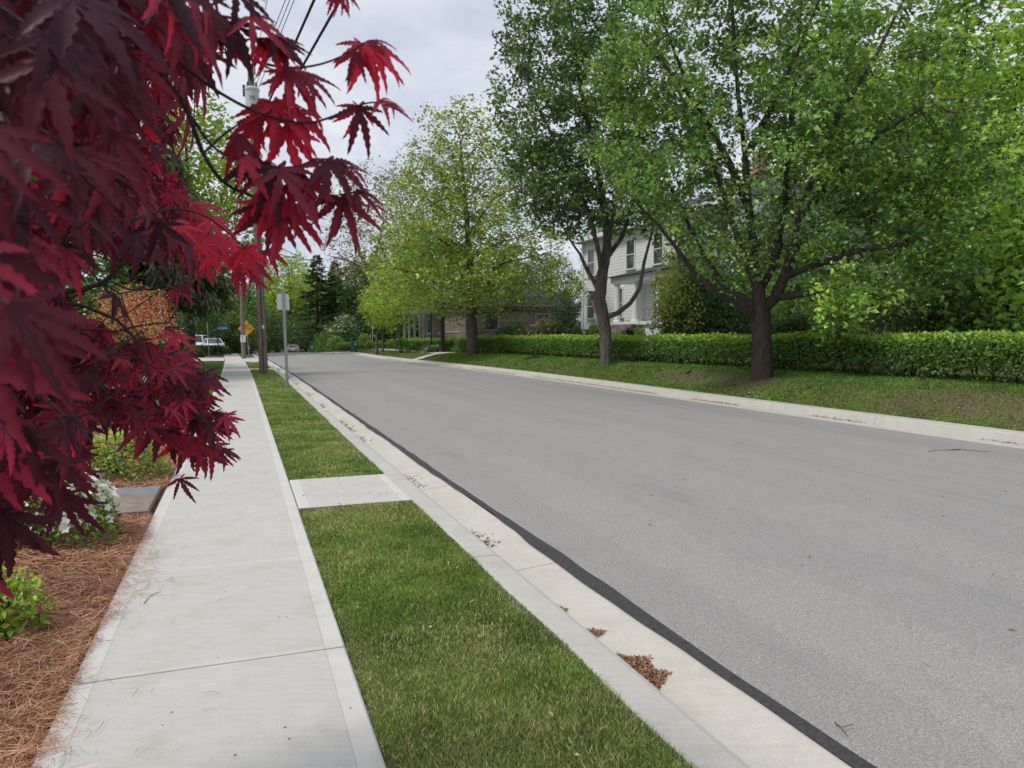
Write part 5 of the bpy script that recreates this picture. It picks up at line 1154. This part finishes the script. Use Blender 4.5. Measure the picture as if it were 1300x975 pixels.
# ================================================================== VEHICLES
def vehicle(name, label, cat, loc, rz, paint, L, Wd, belt, roof, cab, hood, nose=.62):
    """x forward; cab = (rear base, rear top, front top, front base) as fractions of the length from the rear"""
    v = empty(name, loc, label, cat, None, rz); h = L / 2; w = Wd / 2
    M[name + 'paint'] = plain(name + '_paint', paint, .3, .5, .0, .04, 2)
    st = [(-h, w * .80, .42, belt * .88), (-h + .12, w * .93, .28, belt * .97), (-h + .6, w, .24, belt), (0, w, .22, belt), (h - hood, w, .22, belt * .98), (h - .35, w * .95, .25, belt * nose / .62 * .82), (h, w * .76, .38, belt * nose)]
    mb = MB(); V = []
    for x, ww, zb, zt in st: V += [(x, -ww * .95, zb), (x, -ww, (zb + zt) * .5), (x, -ww * .93, zt), (x, ww * .93, zt), (x, ww, (zb + zt) * .5), (x, ww * .95, zb)]
    fs = [(6 * i + j, 6 * i + (j + 1) % 6, 6 * i + 6 + (j + 1) % 6, 6 * i + 6 + j) for i in range(len(st) - 1) for j in range(6)] + [tuple(range(6))[::-1], tuple(range(6 * len(st) - 6, 6 * len(st)))]
    mb.add(V, fs); mb.build('body', M[name + 'paint'], v, smooth=True, bevel=.03)
    xs = [-h + L * f for f in cab]; wb_, wt = w * .92, w * .72; zb = belt - .02
    V = [(xs[0], -wb_, zb), (xs[3], -wb_, zb), (xs[3], wb_, zb), (xs[0], wb_, zb), (xs[1], -wt, roof), (xs[2], -wt, roof), (xs[2], wt, roof), (xs[1], wt, roof)]
    mb = MB(); mb.add(V, [(4, 5, 6, 7), (0, 1, 5, 4), (1, 2, 6, 5), (2, 3, 7, 6), (3, 0, 4, 7)]); mb.build('cabin', M[name + 'paint'], v, smooth=True, bevel=.05)
    V = np.array(V)
    def pane(idx, m, nm):
        q = V[list(idx)]; c = q.mean(0); nrm = norm(np.cross(q[1] - q[0], q[3] - q[0])); q = c + (q - c) * m + nrm * .02
        mb = MB(); mb.add(np.concatenate([q, q - nrm * .03]), [(0, 1, 2, 3), (7, 6, 5, 4)] + [(i, 4 + i, 4 + (i + 1) % 4, (i + 1) % 4) for i in range(4)]); mb.build(nm, M['glass'], v)
    pane((0, 1, 5, 4), np.array([.84, .9, .76]), 'side_window'); pane((2, 3, 7, 6), np.array([.84, .9, .76]), 'side_window'); pane((1, 2, 6, 5), np.array([.9, .86, .82]), 'windscreen'); pane((3, 0, 4, 7), np.array([.9, .86, .8]), 'rear_window')
    for x in (-h + .85, h - .9):
        for sy in (-1, 1):
            wl = MB().cyl((x, sy * (w - .1), .32), .32, .21, 18, 'y').build('wheel', M['rubber'], v); MB().cyl((x, sy * (w + .008), .32), .19, .02, 12, 'y').build('rim', M['galv'], wl)
    for sy in (-1, 1):
        MB().box((-h + .05, sy * w * .68, belt * .80), (.14, w * .42, .15)).build('tail_lamp', M['redlamp'], v, bevel=.02); MB().box((h - .14, sy * w * .64, belt * nose * .92), (.16, w * .36, .14)).build('headlamp', M['signwhite'], v, bevel=.02)
        MB().box((xs[2] - .05 + .35, sy * (w + .07), belt + .06), (.12, .16, .11)).build('mirror', M[name + 'paint'], v, bevel=.02)
    MB().box((-h + .02, 0, .40), (.14, Wd * .86, .16)).build('bumper', M['dark_bin'], v, bevel=.02); MB().box((-h - .012, 0, belt * .72), (.02, .5, .13)).build('number_plate', M['signwhite'], v)
    return v
M['redlamp'] = plain('tail_lamp_red', (.35, .015, .02), .3)
vehicle('parked_car', 'silver sedan parked with its red tail lamps towards the viewer at the street end', 'car', yz(372, 121, -1.09), PI / 2 + A - .1, (.30, .27, .28), 4.7, 1.85, .96, 1.44, (.10, .24, .56, .72), 1.2)
vehicle('parked_van', 'white van with dark windows parked beyond the low dark hedge', 'van', yz(250, 82, -.05), PI * 1.5 + .25, (.72, .73, .74), 4.9, 1.95, 1.05, 1.85, (.02, .05, .68, .82), .9, .66)
vehicle('parked_car_white', 'white car right of the white van beyond the low hedge', 'car', yz(271, 80, -.05), PI * 1.5 + .55, (.74, .75, .76), 4.5, 1.82, .95, 1.5, (.06, .2, .58, .76), 1.1)
bpy.data.objects['parked_car_white'].name = 'parked_car.001'

# ================================================================== HOUSES
HRZ = -(PI / 2 - A)
ho = W(47.1, 22.6, 1.62); house = empty('white_house', ho, 'white clapboard two-storey house with a columned porch behind the pear trees', 'house', None, HRZ)
hw = house
mb = MB(); mb.box((8.6, 4.6, 3.6), (17.2, 9.2, 6.2)); mb.build('wall', M['siding'], hw)
MB().box((8.6, 4.6, .15), (17.1, 9.1, 1.0)).build('foundation', M['stone'], hw)
mb = MB(); e_ = .55; V = [(-e_, -e_, 6.7), (17.2 + e_, -e_, 6.7), (17.2 + e_, 9.2 + e_, 6.7), (-e_, 9.2 + e_, 6.7), (4.2, 4.6, 8.7), (13, 4.6, 8.7)]; mb.add(V, [(0, 1, 5, 4), (1, 2, 5), (2, 3, 4, 5), (3, 0, 4), (3, 2, 1, 0)])
rf = mb.build('roof', M['roof'], hw); MB().box((13.0, 4.4, 8.7), (.5, .6, 2.6)).build('chimney', M['brick'], rf)
mb = MB(); mb.box((8.6, -.56, 6.58), (18.3, .08, .26)); mb.box((-.56, 4.6, 6.58), (.08, 10.2, .26)); mb.box((8.6, -.30, 6.69 - .2), (18.2, .44, .04)); mb.box((-.3, 4.6, 6.49), (.44, 10.1, .04)); mb.build('eave', M['white'], hw)
mb = MB()
for x, y in ((.0, .0), (17.2, 0), (0, 9.2)): MB().box((x, y, 3.6), (.2, .2, 6.16)).build('corner_board', M['white'], hw)
def window(x, z, w=1.0, h=1.75, face='front'):
    y = -.03
    def bx(mb, cx, cy, cz, sx, sy, sz):
        if face == 'front': mb.box((cx, cy, cz), (sx, sy, sz))
        else: mb.box((cy, 9.2 - cx, cz), (sy, sx, sz))
    mb = MB()
    for sx in (-1, 1): bx(mb, x + sx * (w / 2 + .05), y, z, .10, .10, h + .2)
    bx(mb, x, y, z + h / 2 + .08, w, .12, .14); bx(mb, x, y, z, w, .07, .05)
    f = mb.build('window', M['white'], hw); mb = MB(); bx(mb, x, y - .05, z - h / 2 - .05, w + .3, .16, .08); mb.build('sill', M['white'], f)
    mb = MB(); bx(mb, x, .0 - .012, z, w, .04, h); mb.build('pane', M['glass'], f)
window(1.25, 2.05, 1.0, 1.6); 
for x in (1.3, 6.7, 9.9, 13.2, 15.9): window(x, 5.0, .95, 1.7)
for x in (5.2, 13.2): window(x, 2.1)
for x in (2.5, 6.5): window(x, 5.0, .95, 1.6, 'side'); window(x, 2.0, .95, 1.6, 'side')
pr = MB(); pr.box((11.8, -1.05, .72), (7.6, 2.1, .18)); pr.box((11.8, -1.0, .3), (7.4, 1.9, .68)); porch = pr.build('porch_floor', M['white'], hw)
for x in (8.3, 10.4, 12.9, 15.2): MB().lathe((x, -1.8, .81), [(.24, 0), (.24, .08), (.19, .12), (.185, 1.2), (.155, 2.1), (.21, 2.16), (.22, 2.26)], 16).build('column', M['white'], hw, smooth=True)
MB().box((8.3, -.12, 1.95), (.32, .22, 2.28)).build('pilaster', M['white'], hw)
MB().box((11.8, -1.0, 3.24), (7.7, 2.1, .34)).build('porch_beam', M['white'], hw)
mb = MB(); V = [(7.7, -2.3, 3.42), (15.9, -2.3, 3.42), (15.9, .0, 3.42), (7.7, .0, 3.42), (8.6, -.01, 4.0), (15.0, -.01, 4.0)]; mb.add(V, [(0, 1, 5, 4), (1, 2, 5), (3, 0, 4), (3, 2, 1, 0), (2, 3, 4, 5)]); mb.build('porch_roof', M['roof'], hw)
M['door_yellow'] = plain('ochre_door', (.42, .27, .05), .5)
dr = MB().box((10.2, -.04, 1.9), (1.0, .08, 2.15)).build('door', M['door_yellow'], hw); mb = MB()
for sx in (-1, 1): mb.box((10.2 + sx * .56, -.05, 1.92), (.12, .12, 2.3))
mb.box((10.2, -.05, 3.0), (1.0, .12, .1)); mb.build('door_frame', M['white'], dr); MB().lathe((10.58, -.12, 1.8), [(.03, 0), (.045, .03), (.03, .06)], 8).build('handle', M['yellow'], dr)
mb = MB()
for k in range(4): mb.box((10.2, -2.3 - .3 * k, .58 - .17 * k), (1.9, .32, .17))
mb.build('step', M['stone'], hw)
fl = empty('house_flag', ho + 0, 'striped flag hanging on a slanted staff from the white porch', 'flag', None, HRZ)
p0 = np.array([3.3, -.05, 2.05]); MB().tube([p0, p0 + np.array([-.35, -1.1, 1.0])], .02, 6).build('staff', M['white'], fl)
flag(fl, p0 + np.array([-.33, -1.05, .96]), norm(np.array([.10, .25, -1.0])), norm(np.array([.55, .75, -.15])), 1.55, .85, 5)
# stone house with a gable end
so = W(73, 17.6, .95); sh = empty('stone_house', so, 'low brown stone house with a white trimmed porch behind the linden', 'house', None, HRZ)
MB().box((7, 5, 1.5), (14, 10, 3.6)).build('wall', M['stone'], sh)
mb = MB(); mb.add([(-.4, -.6, 3.2), (14.4, -.6, 3.2), (14.4, 10.6, 3.2), (-.4, 10.6, 3.2), (2.5, 5, 6.0), (11.6, 5, 6.0)], [(0, 1, 5, 4), (1, 2, 5), (2, 3, 4, 5), (3, 0, 4), (3, 2, 1, 0)]); rf = mb.build('roof', M['roof'], sh); MB().box((4, 6, 5.6), (.9, .9, 2.4)).build('chimney', M['brick'], rf)
for y in (2.2, 6.8):
    mb = MB()
    for sy in (-1, 1): mb.box((14.03, y + sy * .62, 1.9), (.1, .1, 1.5))
    mb.box((14.03, y, 2.62), (.1, 1.16, .1)); mb.box((14.03, y, 1.2), (.12, 1.16, .1)); f = mb.build('window', M['galv'], sh); MB().box((14.01, y, 1.9), (.04, 1.16, 1.34)).build('pane', M['glass'], f)
MB().box((3.6, -1.2, .35), (7.2, 2.4, .3)).build('porch_floor', M['white'], sh); MB().box((3.6, -1.2, 2.95), (7.4, 2.6, .24)).build('porch_roof', M['galv'], sh)
for x in (.2, 2.4, 4.8, 7.0): MB().box((x, -2.25, 1.65), (.18, .18, 2.3)).build('porch_post', M['galv'], sh)
for x in (1.5, 5.6):
    f = MB().box((x, -.02, 1.7), (1.1, .06, 1.5)).build('window', M['white'], sh); MB().box((x, -.04, 1.7), (.94, .06, 1.34)).build('pane', M['glass'], f)
lw = W(0, 0); lwp = [at(564, 430, 64.5), at(600, 430, 62.5)]; mid = (lwp[0] + lwp[1]) / 2; ang = math.atan2(lwp[1][1] - lwp[0][1], lwp[1][0] - lwp[0][0])
lwe = empty('garden_wall', (mid[0], mid[1], .5), 'low brown stone garden wall behind the hedge near the lamp post', 'wall', None, ang); Lw = float(np.linalg.norm((lwp[1] - lwp[0])[:2]))
MB().box((0, 0, .72), (Lw, .4, 1.5)).build('masonry', M['stone'], lwe, bevel=.02); MB().box((0, 0, 1.51), (Lw + .1, .5, .09)).build('coping', M['kerb'], lwe, bevel=.01)
yf = empty('yard_flag', yz(587, 63.5, .6), 'small red and white banner above the stone garden wall', 'flag'); MB().tube([(0, 0, 0), (0, 0, 2.75)], .02, 6).build('staff', M['black'], yf)
mb = MB(); mb.box((.12, 0, 2.4), (.26, .012, .45), 0, (.4, .05, .06)); mb.box((.14, 0, 1.98), (.28, .012, .38), 0, (.7, .7, .7)); mb.build('banner', M['vcol'], yf)

# ================================================================== THE ROBIN AND A CLOD ON THE LAWN
bp = at(874, 474, 23.3); s_, d_ = SD(bp); bp[2] = float(lawn_z(s_, d_)) + .02
bird = empty('bird', bp, 'small dark robin standing on the grass bank left of the big trunk', 'bird', None, .4)
me = bpy.data.meshes.new('body'); 
sk = [((-.06, 0, .085), .026), ((-.02, 0, .09), .042), ((.035, 0, .11), .044), ((.068, 0, .14), .03), ((.085, 0, .165), .027), ((.10, 0, .172), .016), ((.122, 0, .17), .004), ((-.10, 0, .078), .014), ((-.15, 0, .068), .012)]
rings = sorted(sk, key=lambda q: q[0][0]); V, Fq = tube_arrays(np.array([q[0] for q in rings]), np.array([q[1] for q in rings]), 10)
C = np.tile((.035, .03, .028), (len(V), 1)).astype(float); C[(V[:, 0] > .0) & (V[:, 2] < .115)] = (.16, .06, .025)
link('body', make_mesh('body', V, [Fq], C, smooth=True), M['vcol'], bird)
for sy in (-1, 1): MB().tube([(0.005, sy * .016, .06), (.01, sy * .018, .03), (.0, sy * .018, -.015)], .004, 5).build('leg', M['bark_dark'], bird); MB().add([(-.09, sy * .03, .09), (.03, sy * .043, .12), (.02, sy * .044, .085), (-.07, sy * .034, .075), (-.13, sy * .012, .075)], [(0, 1, 2, 3), (0, 3, 4)]).build('wing', M['bark_dark'], bird)
cp = gnd(680, 456.5, .45); cp = yz(679, 37.5, 0); s_, d_ = SD(cp); cp[2] = float(lawn_z(s_, d_)); rng = np.random.default_rng(3)
P = rng.normal(size=(500, 3)) * np.array([.22, .16, .05]); P[:, 2] = np.abs(P[:, 2]) * np.exp(-(P[:, 0] / .25) ** 2) + .015
V, Fq, C = leaf_quads(P + cp, norm(rng.normal(size=(500, 3)) * [1, 1, .4]), norm(rng.normal(size=(500, 3)) + [0, 0, 1]), .1 * rng.uniform(.5, 1.4, 500), .06 * rng.uniform(.5, 1.4, 500), np.array([(.07, .06, .05)]) * rng.uniform(.5, 1.6, (500, 1)))
tag(link('dirt_clod', make_mesh('dirt_clod', V, [Fq], C), M['debris']), 'dark clod of soil and leaves on the lawn right of the linden trunk', 'soil heap')

# ================================================================== RED JAPANESE MAPLE IN THE FOREGROUND
def palm_leaf(seed):
    rng = np.random.default_rng(seed); V = []; Fs = []; n = 0
    angs = rng.uniform(.42, .92) * np.radians([-128, -84, -42, 0, 42, 84, 128]) + rng.normal(size=7) * .07; lens = np.array([.30, .68, .95, 1.08, .95, .68, .30]) * np.exp(rng.normal(size=7) * .07)
    droop = rng.uniform(.25, .95); wide = rng.uniform(.070, .098)
    for a, L in zip(angs, lens):
        tt = np.array([0, .1, .2, .28, .36, .43, .5, .57, .64, .71, .78, .86, 1.0]); w = wide * L * np.sin(PI * np.clip(tt * 1.0, 0, 1) ** .78) ** 1.1 * (1 - .32 * tt) + .012
        w[0] = .02; w[-1] = .001; ser = np.where(np.arange(len(tt)) % 2 == 1, 1.2, .76); ser[:2] = 1; ser[-1] = 1; w = w * ser
        dx, dy = math.sin(a), math.cos(a); px, py = math.cos(a), -math.sin(a); k = droop * rng.uniform(.7, 1.4); cw = rng.normal() * .10
        for t_, w_ in zip(tt, w):
            r = L * (t_ - .12 * k * t_ ** 2); z = -k * .55 * L * t_ ** 2; lat = cw * t_ ** 2 * L
            c = np.array([dx * r + px * lat, dy * r + py * lat, z]); p = np.array([px, py, 0]); back = np.array([-dx, -dy, 0]) * (.028 * L if 0 < t_ < 1 else 0)
            V += [c - p * w_ + [0, 0, .25 * w_] - back, c, c + p * w_ + [0, 0, .25 * w_] - back]
        m = len(tt)
        for i in range(m - 1): b = n + 3 * i; Fs += [(b, b + 1, b + 4, b + 3), (b + 1, b + 2, b + 5, b + 4)]
        n += 3 * m
    return np.array(V), np.array(Fs)
LT = [palm_leaf(100 + k) for k in range(7)]
LV, LF, LC, loff = [], [], [], [0]
PV, PF, poff = [], [], [0]
rng = np.random.default_rng(2024)
def add_leaf(base, c, nrm, size, col, pet=None):
    k = rng.integers(0, 7); V0, F0 = LT[k]; c = norm(np.array(c, float)); x = norm(np.cross(c, np.array(nrm, float))); n_ = np.cross(x, c)
    V = base + size * (V0[:, :1] * x + V0[:, 1:2] * c + V0[:, 2:] * n_)
    LV.append(V); LF.append(F0 + loff[0]); cf = (.9 + .2 * V0[:, 1:2]); cf[1::3] *= 1.3; LC.append(np.tile(np.array(col), (len(V), 1)) * cf); loff[0] += len(V)
    if pet is not None:
        m = (base + pet) / 2 + np.array([0, 0, .012]); v, f = tube_arrays(np.array([pet, m, base]), np.array([.0009, .0008, .0008]), 4); PV.append(v); PF.append(f + poff[0]); poff[0] += len(v)
def mcol(bright):
    # deep wine-purple to crimson
    pal = np.array([(.052, .017, .032), (.10, .024, .046), (.21, .034, .068), (.31, .034, .074), (.40, .036, .08)])
    i = int(np.clip(rng.normal() * 1.0 + bright * 4, 0, 4)); return pal[i] * math.exp(rng.normal() * .15)
MBs = np.array([-1.80, 1.50, .02]); CR = np.array([-1.22, 1.30, 1.92])
maple = empty('japanese_maple', MBs, 'dark red japanese maple hanging into the picture at the left', 'tree')
poly = [(-400, -500), (330, -500), (296, 0), (288, 60), (272, 112), (262, 160), (246, 205), (236, 250), (262, 320), (292, 352), (255, 385), (236, 415), (246, 470), (262, 520), (252, 560), (205, 565), (160, 552), (128, 556), (106, 612), (78, 596), (60, 640), (30, 655), (28, 735), (-10, 770), (-400, 1000)]
poly = np.array(poly, float)
def inpoly(u, v, pl=poly):
    c = np.zeros(len(u), bool); j = len(pl) - 1
    for i in range(len(pl)):
        xi, yi = pl[i]; xj, yj = pl[j]; c ^= ((yi > v) != (yj > v)) & (u < (xj - xi) * (v - yi) / (yj - yi + 1e-9) + xi); j = i
    return c
GAP1 = np.array([(92, 332), (200, 338), (264, 362), (256, 448), (200, 446), (140, 418), (92, 392)], float); GAP2 = np.array([(215, 95), (285, 110), (270, 255), (218, 225)], float)
att = CR + rand_dir(3600, rng) * rng.uniform(size=(3600, 1)) ** (1 / 3.2) * np.array([1.15, 1.2, .95])
att = np.concatenate([att, np.array([-1.05, 1.75, 1.35]) + rand_dir(700, rng) * rng.uniform(size=(700, 1)) ** .4 * np.array([.75, .8, .35])])
u, v, fw_ = project(att); inside = inpoly(u - 10, v) | (fw_ < .1); near = np.linalg.norm(att - [0, 0, H], axis=1) < .42
att = att[inside & ~near & (att[:, 2] > .95)]
P0, par0 = skeleton([[MBs - [0, 0, .1], MBs + [.03, 0, .35], MBs + [.08, -.02, .7]], [MBs + [.08, -.02, .7], (-1.5, 1.35, 1.25), (-1.2, 1.1, 1.7), (-.95, 1.0, 2.1)], [MBs + [.03, 0, .5], (-1.75, 1.8, 1.2), (-1.5, 2.0, 1.6)], [MBs + [.08, -.02, .7], (-1.75, 1.1, 1.3), (-1.6, .7, 1.7)]], .055)
Pm, parm = colonize(att, P0, par0, .055, .085, rng, up=-.03, jitter=.22)
rm = radii(parm, .0011, 2.2, .055); V, Fq = branch_mesh(Pm, parm, rm, .0009, wob=.03, rng=rng, flare=.4, n_of=lambda r: 10 if r > .02 else 6 if r > .006 else 4)
TV, TF = [V], [Fq]; toff = len(V)
tips = np.where(rm < .0024)[0]; tips = tips[tips >= len(P0)]
cnt = 0
for i in tips:
    for q in range(3):
        p = Pm[i]; out = norm((p - CR) * np.array([1, 1, .4])); b = p + out * rng.uniform(.0, .03) + rng.normal(size=3) * .022 + np.array([0, 0, -.01])
        c = norm(out * rng.uniform(.25, .8) + rng.normal(size=3) * .3 + np.array([0, 0, -.95])); sz = .080 * rng.uniform(.6, 1.25)
        n_ = norm(out * .8 + np.array([0, 0, .8]) + rng.normal(size=3) * .35)
        tipp = b + c * sz; uu, vv, ff = project(np.array([b, tipp]))
        if ff.min() > .08 and not inpoly(uu, vv).all(): continue
        if rng.uniform() < .93 and (inpoly(uu, vv, GAP1).any() or inpoly(uu[:1], vv[:1], GAP2)[0]): continue
        if ff[0] < 1.35 and uu[1] > 125 and vv[1] > 425: continue
        if ff[0] < .75 and uu[1] > 95 and vv[1] > 330: continue
        if np.linalg.norm(b - [0, 0, H]) < .40 or np.linalg.norm(tipp - [0, 0, H]) < .36: continue
        if ff[0] > .3 and vv[0] < -260: 
            if rng.uniform() < .5: continue
        add_leaf(b, c, n_, sz, mcol(.25 + .35 * np.clip((uu[0] - 60) / 250, -.5, 1)), p); cnt += 1
# big leaves close to the lens, drooping from their own twigs
def px(u, v, Y): return at(u, v, Y)
def hero_twig(pts, r0=.0028, r1=.0008):
    Q = np.array([px(*p) for p in pts]); D = []
    for i in range(len(Q) - 1):
        a = Q[max(i - 1, 0)]; b = Q[i]; c = Q[i + 1]; d = Q[min(i + 2, len(Q) - 1)]
        for t_ in np.linspace(0, 1, 6)[:-1]: D.append(.5 * ((2 * b) + (-a + c) * t_ + (2 * a - 5 * b + 4 * c - d) * t_ ** 2 + (-a + 3 * b - 3 * c + d) * t_ ** 3))
    D.append(Q[-1]); D = np.array(D); global toff
    v, f = tube_arrays(D, np.linspace(r0, r1, len(D)), 6); TV.append(v); TF.append(f + toff); toff += len(v)
def hl(u, v, Y, ln, ang, bright, yaw=0.0, tw=0.0, tip=None):
    """a leaf whose stem end is seen at (u, v); ang = direction of the middle lobe in degrees from straight down towards the right; ln its pixel length"""
    b = px(u, v, Y); sz = ln / 940 * Y * 1.08; a = math.radians(ang); c = np.array([math.sin(a), yaw, -math.cos(a)]); n_ = np.array([.35 * math.cos(a) + tw, -.75, .35 + .5 * math.sin(a)])
    add_leaf(b, c, n_, sz, mcol(bright), px(*tip) if tip else None)
hero_twig([(120, -40, .75), (152, 10, .77), (172, 55, .78), (205, 95, .80), (236, 138, .82), (258, 195, .84), (285, 232, .86), (318, 248, .88), (338, 256, .90)], .0042, .0016)
hero_twig([(338, 256, .90), (362, 260, .9), (395, 257, .91), (425, 249, .92), (452, 243, .92)], .0016)
hero_twig([(236, 138, .82), (275, 190, .86), (330, 210, .88), (372, 212, .88), (400, 203, .89), (424, 203, .9), (446, 214, .9)], .0018)
hero_twig([(205, 60, .80), (260, 105, .83), (310, 135, .85), (350, 150, .86), (392, 156, .88), (430, 145, .9), (452, 135, .9), (478, 130, .9), (505, 140, .9)], .0022)
hero_twig([(180, 0, .78), (240, 40, .81), (288, 58, .83), (325, 78, .85), (372, 86, .87), (412, 80, .88), (444, 66, .88), (462, 54, .89)], .0024)
hero_twig([(288, 58, .83), (316, 50, .83), (345, 48, .84)], .0016); hero_twig([(325, 78, .85), (345, 88, .86), (372, 92, .86)], .0014)
hero_twig([(258, 195, .84), (285, 170, .86), (318, 148, .87), (345, 130, .87)], .0016)
hero_twig([(285, 232, .86), (310, 215, .86), (340, 205, .86), (356, 216, .86)], .0014)
# tips at the right, against the sky
for a_ in ((462, 56, .89, 66, 26, .78), (464, 56, .885, 62, 62, .8), (460, 57, .89, 44, -18, .7), (466, 52, .89, 38, 84, .75), (452, 66, .88, 42, -8, .72),
           (455, 136, .9, 58, 22, .72), (457, 137, .905, 40, -22, .7), (482, 128, .9, 40, 68, .6), (496, 132, .9, 22, 60, .6),
           (413, 205, .89, 55, 10, .7), (416, 205, .89, 62, 40, .66), (444, 212, .9, 30, 55, .6), (432, 252, .92, 66, 28, .72), (430, 251, .92, 46, 2, .7), (452, 243, .92, 40, 58, .6), (470, 258, .95, 26, 70, .5)): hl(*a_)
# the cluster in front of the utility pole
for a_ in ((345, 130, .87, 62, 10, .9), (348, 132, .87, 66, 42, .95), (343, 131, .875, 58, -28, .85), (372, 140, .89, 60, 30, .92), (362, 165, .9, 70, 16, .9), (330, 150, .86, 50, -40, .7),
           (352, 48, .84, 52, 25, .55), (345, 46, .84, 58, 55, .5), (340, 50, .84, 46, -6, .5), (372, 92, .86, 62, 28, .45), (360, 88, .86, 60, 52, .35), (366, 90, .86, 44, 4, .75), (388, 96, .87, 46, 60, .4),
           (356, 216, .86, 74, 34, .42), (350, 214, .86, 66, 10, .4), (334, 206, .86, 54, -30, .72), (372, 222, .88, 66, 46, .6), (362, 236, .88, 60, 22, .8), (345, 232, .88, 60, -5, .85), (318, 205, .88, 44, -24, .8),
           (340, 258, .90, 60, 4, .5), (352, 260, .9, 74, 38, .42), (336, 257, .9, 52, -44, .45), (362, 268, .9, 62, 32, .55), (302, 170, .85, 56, 10, .4), (310, 200, .85, 60, 38, .35),
           (296, 30, .82, 66, 28, .4), (318, 22, .82, 60, 50, .45), (282, 20, .82, 54, -10, .8), (262, 15, .8, 70, 16, .5), (300, -10, .82, 60, 40, .5), (425, -12, .88, 30, 12, .5), (432, -14, .88, 30, 38, .45)): hl(*a_)
# the bright lower sprays
for k in range(105):
    f = rng.uniform(); u0, v0 = (222 + 82 * f + rng.normal() * 12, 275 + 55 * f + rng.normal() * 16) if k < 26 else (195 + 60 * f + rng.normal() * 14, 430 + 112 * f + rng.normal() * 20)
    if 90 < u0 < 262 and 335 < v0 < 446 and rng.uniform() < .85: continue
    hl(u0, v0, (1.35 if k < 26 else 1.75) + rng.uniform(-.15, .2), rng.uniform(26, 42), rng.normal() * 18 + 34, .86 if k < 26 else .55, rng.normal() * .25, rng.normal() * .3)
hero_twig([(60, 330, 1.0), (130, 300, 1.05), (200, 268, 1.12), (255, 272, 1.2), (300, 305, 1.28), (322, 330, 1.3)], .003); hero_twig([(60, 400, 1.4), (140, 440, 1.5), (200, 470, 1.6), (238, 510, 1.7), (262, 548, 1.75)], .003)
for a_ in ((322, 333, 1.3, 34, 20, .85), (305, 328, 1.3, 30, 60, .9), (312, 320, 1.28, 32, -5, .9), (266, 541, 1.72, 22, 50, .6), (236, 556, 1.72, 46, 30, .5), (228, 554, 1.7, 44, 4, .45), (252, 566, 1.74, 44, 26, .5), (266, 566, 1.75, 42, 48, .55), (282, 572, 1.76, 26, 50, .55), (246, 560, 1.72, 38, -12, .5), (215, 545, 1.7, 46, 15, .45), (200, 540, 1.65, 48, 0, .4), (182, 535, 1.6, 50, -8, .45)): hl(*a_)
# hanging sprays at the lower left
for k in range(24):
    f = rng.uniform(); hl(-30 + 130 * f + rng.normal() * 22, 640 - 80 * f + rng.normal() * 34, 1.05 + .5 * f + rng.uniform(-.1, .1), rng.uniform(54, 84) * (1 - .3 * f), rng.normal() * 20 + 14, .32, rng.normal() * .25, rng.normal() * .3)
for a_ in ((4, 655, .95, 84, 6, .12), (-14, 640, .95, 100, 12, .3), (14, 590, .98, 70, 16, .2), (60, 585, 1.05, 70, 18, .3), (-12, 560, .9, 110, 8, .4)): hl(*a_)
for k in range(64):
    u0 = -60 + 300 * rng.uniform() ** 1.15; v0 = rng.uniform(-40, 470); Y = .40 + .30 * rng.uniform() + max(0, u0) * .0010
    if (u0 > 215 and v0 > 200) or (u0 > 150 and 70 < v0 < 200): continue
    if u0 > 20 and v0 > 215: continue
    if u0 > 95 and v0 > 170: continue
    if u0 + .066 / Y * 700 > 215 and v0 > 215: continue
    ln = .066 / Y * 940 * rng.uniform(.8, 1.15)
    if u0 + ln * .75 > 292: continue
    hl(u0, v0, Y, ln, 32 + rng.normal() * 17, .3, rng.normal() * .2, rng.normal() * .3)
    e0 = np.array([u0 - 60, v0 - 40, Y + .05]); hero_twig([tuple(e0 - [40, 20, -.03]), tuple(e0), (u0, v0, Y)], .0014, .0009)
link('crown', make_mesh('crown', np.concatenate(LV) - MBs, [np.concatenate(LF)], np.concatenate(LC), smooth=True), M['maple'], maple)
TV += [np.concatenate(PV)]; TF += [np.concatenate(PF) + toff]
link('trunk', make_mesh('trunk', np.concatenate(TV) - MBs, [np.concatenate(TF)], smooth=True), M['maplebark'] if 'maplebark' in M else M['bark_dark'], maple)
print('maple leaves', len(LV), 'crown', cnt)
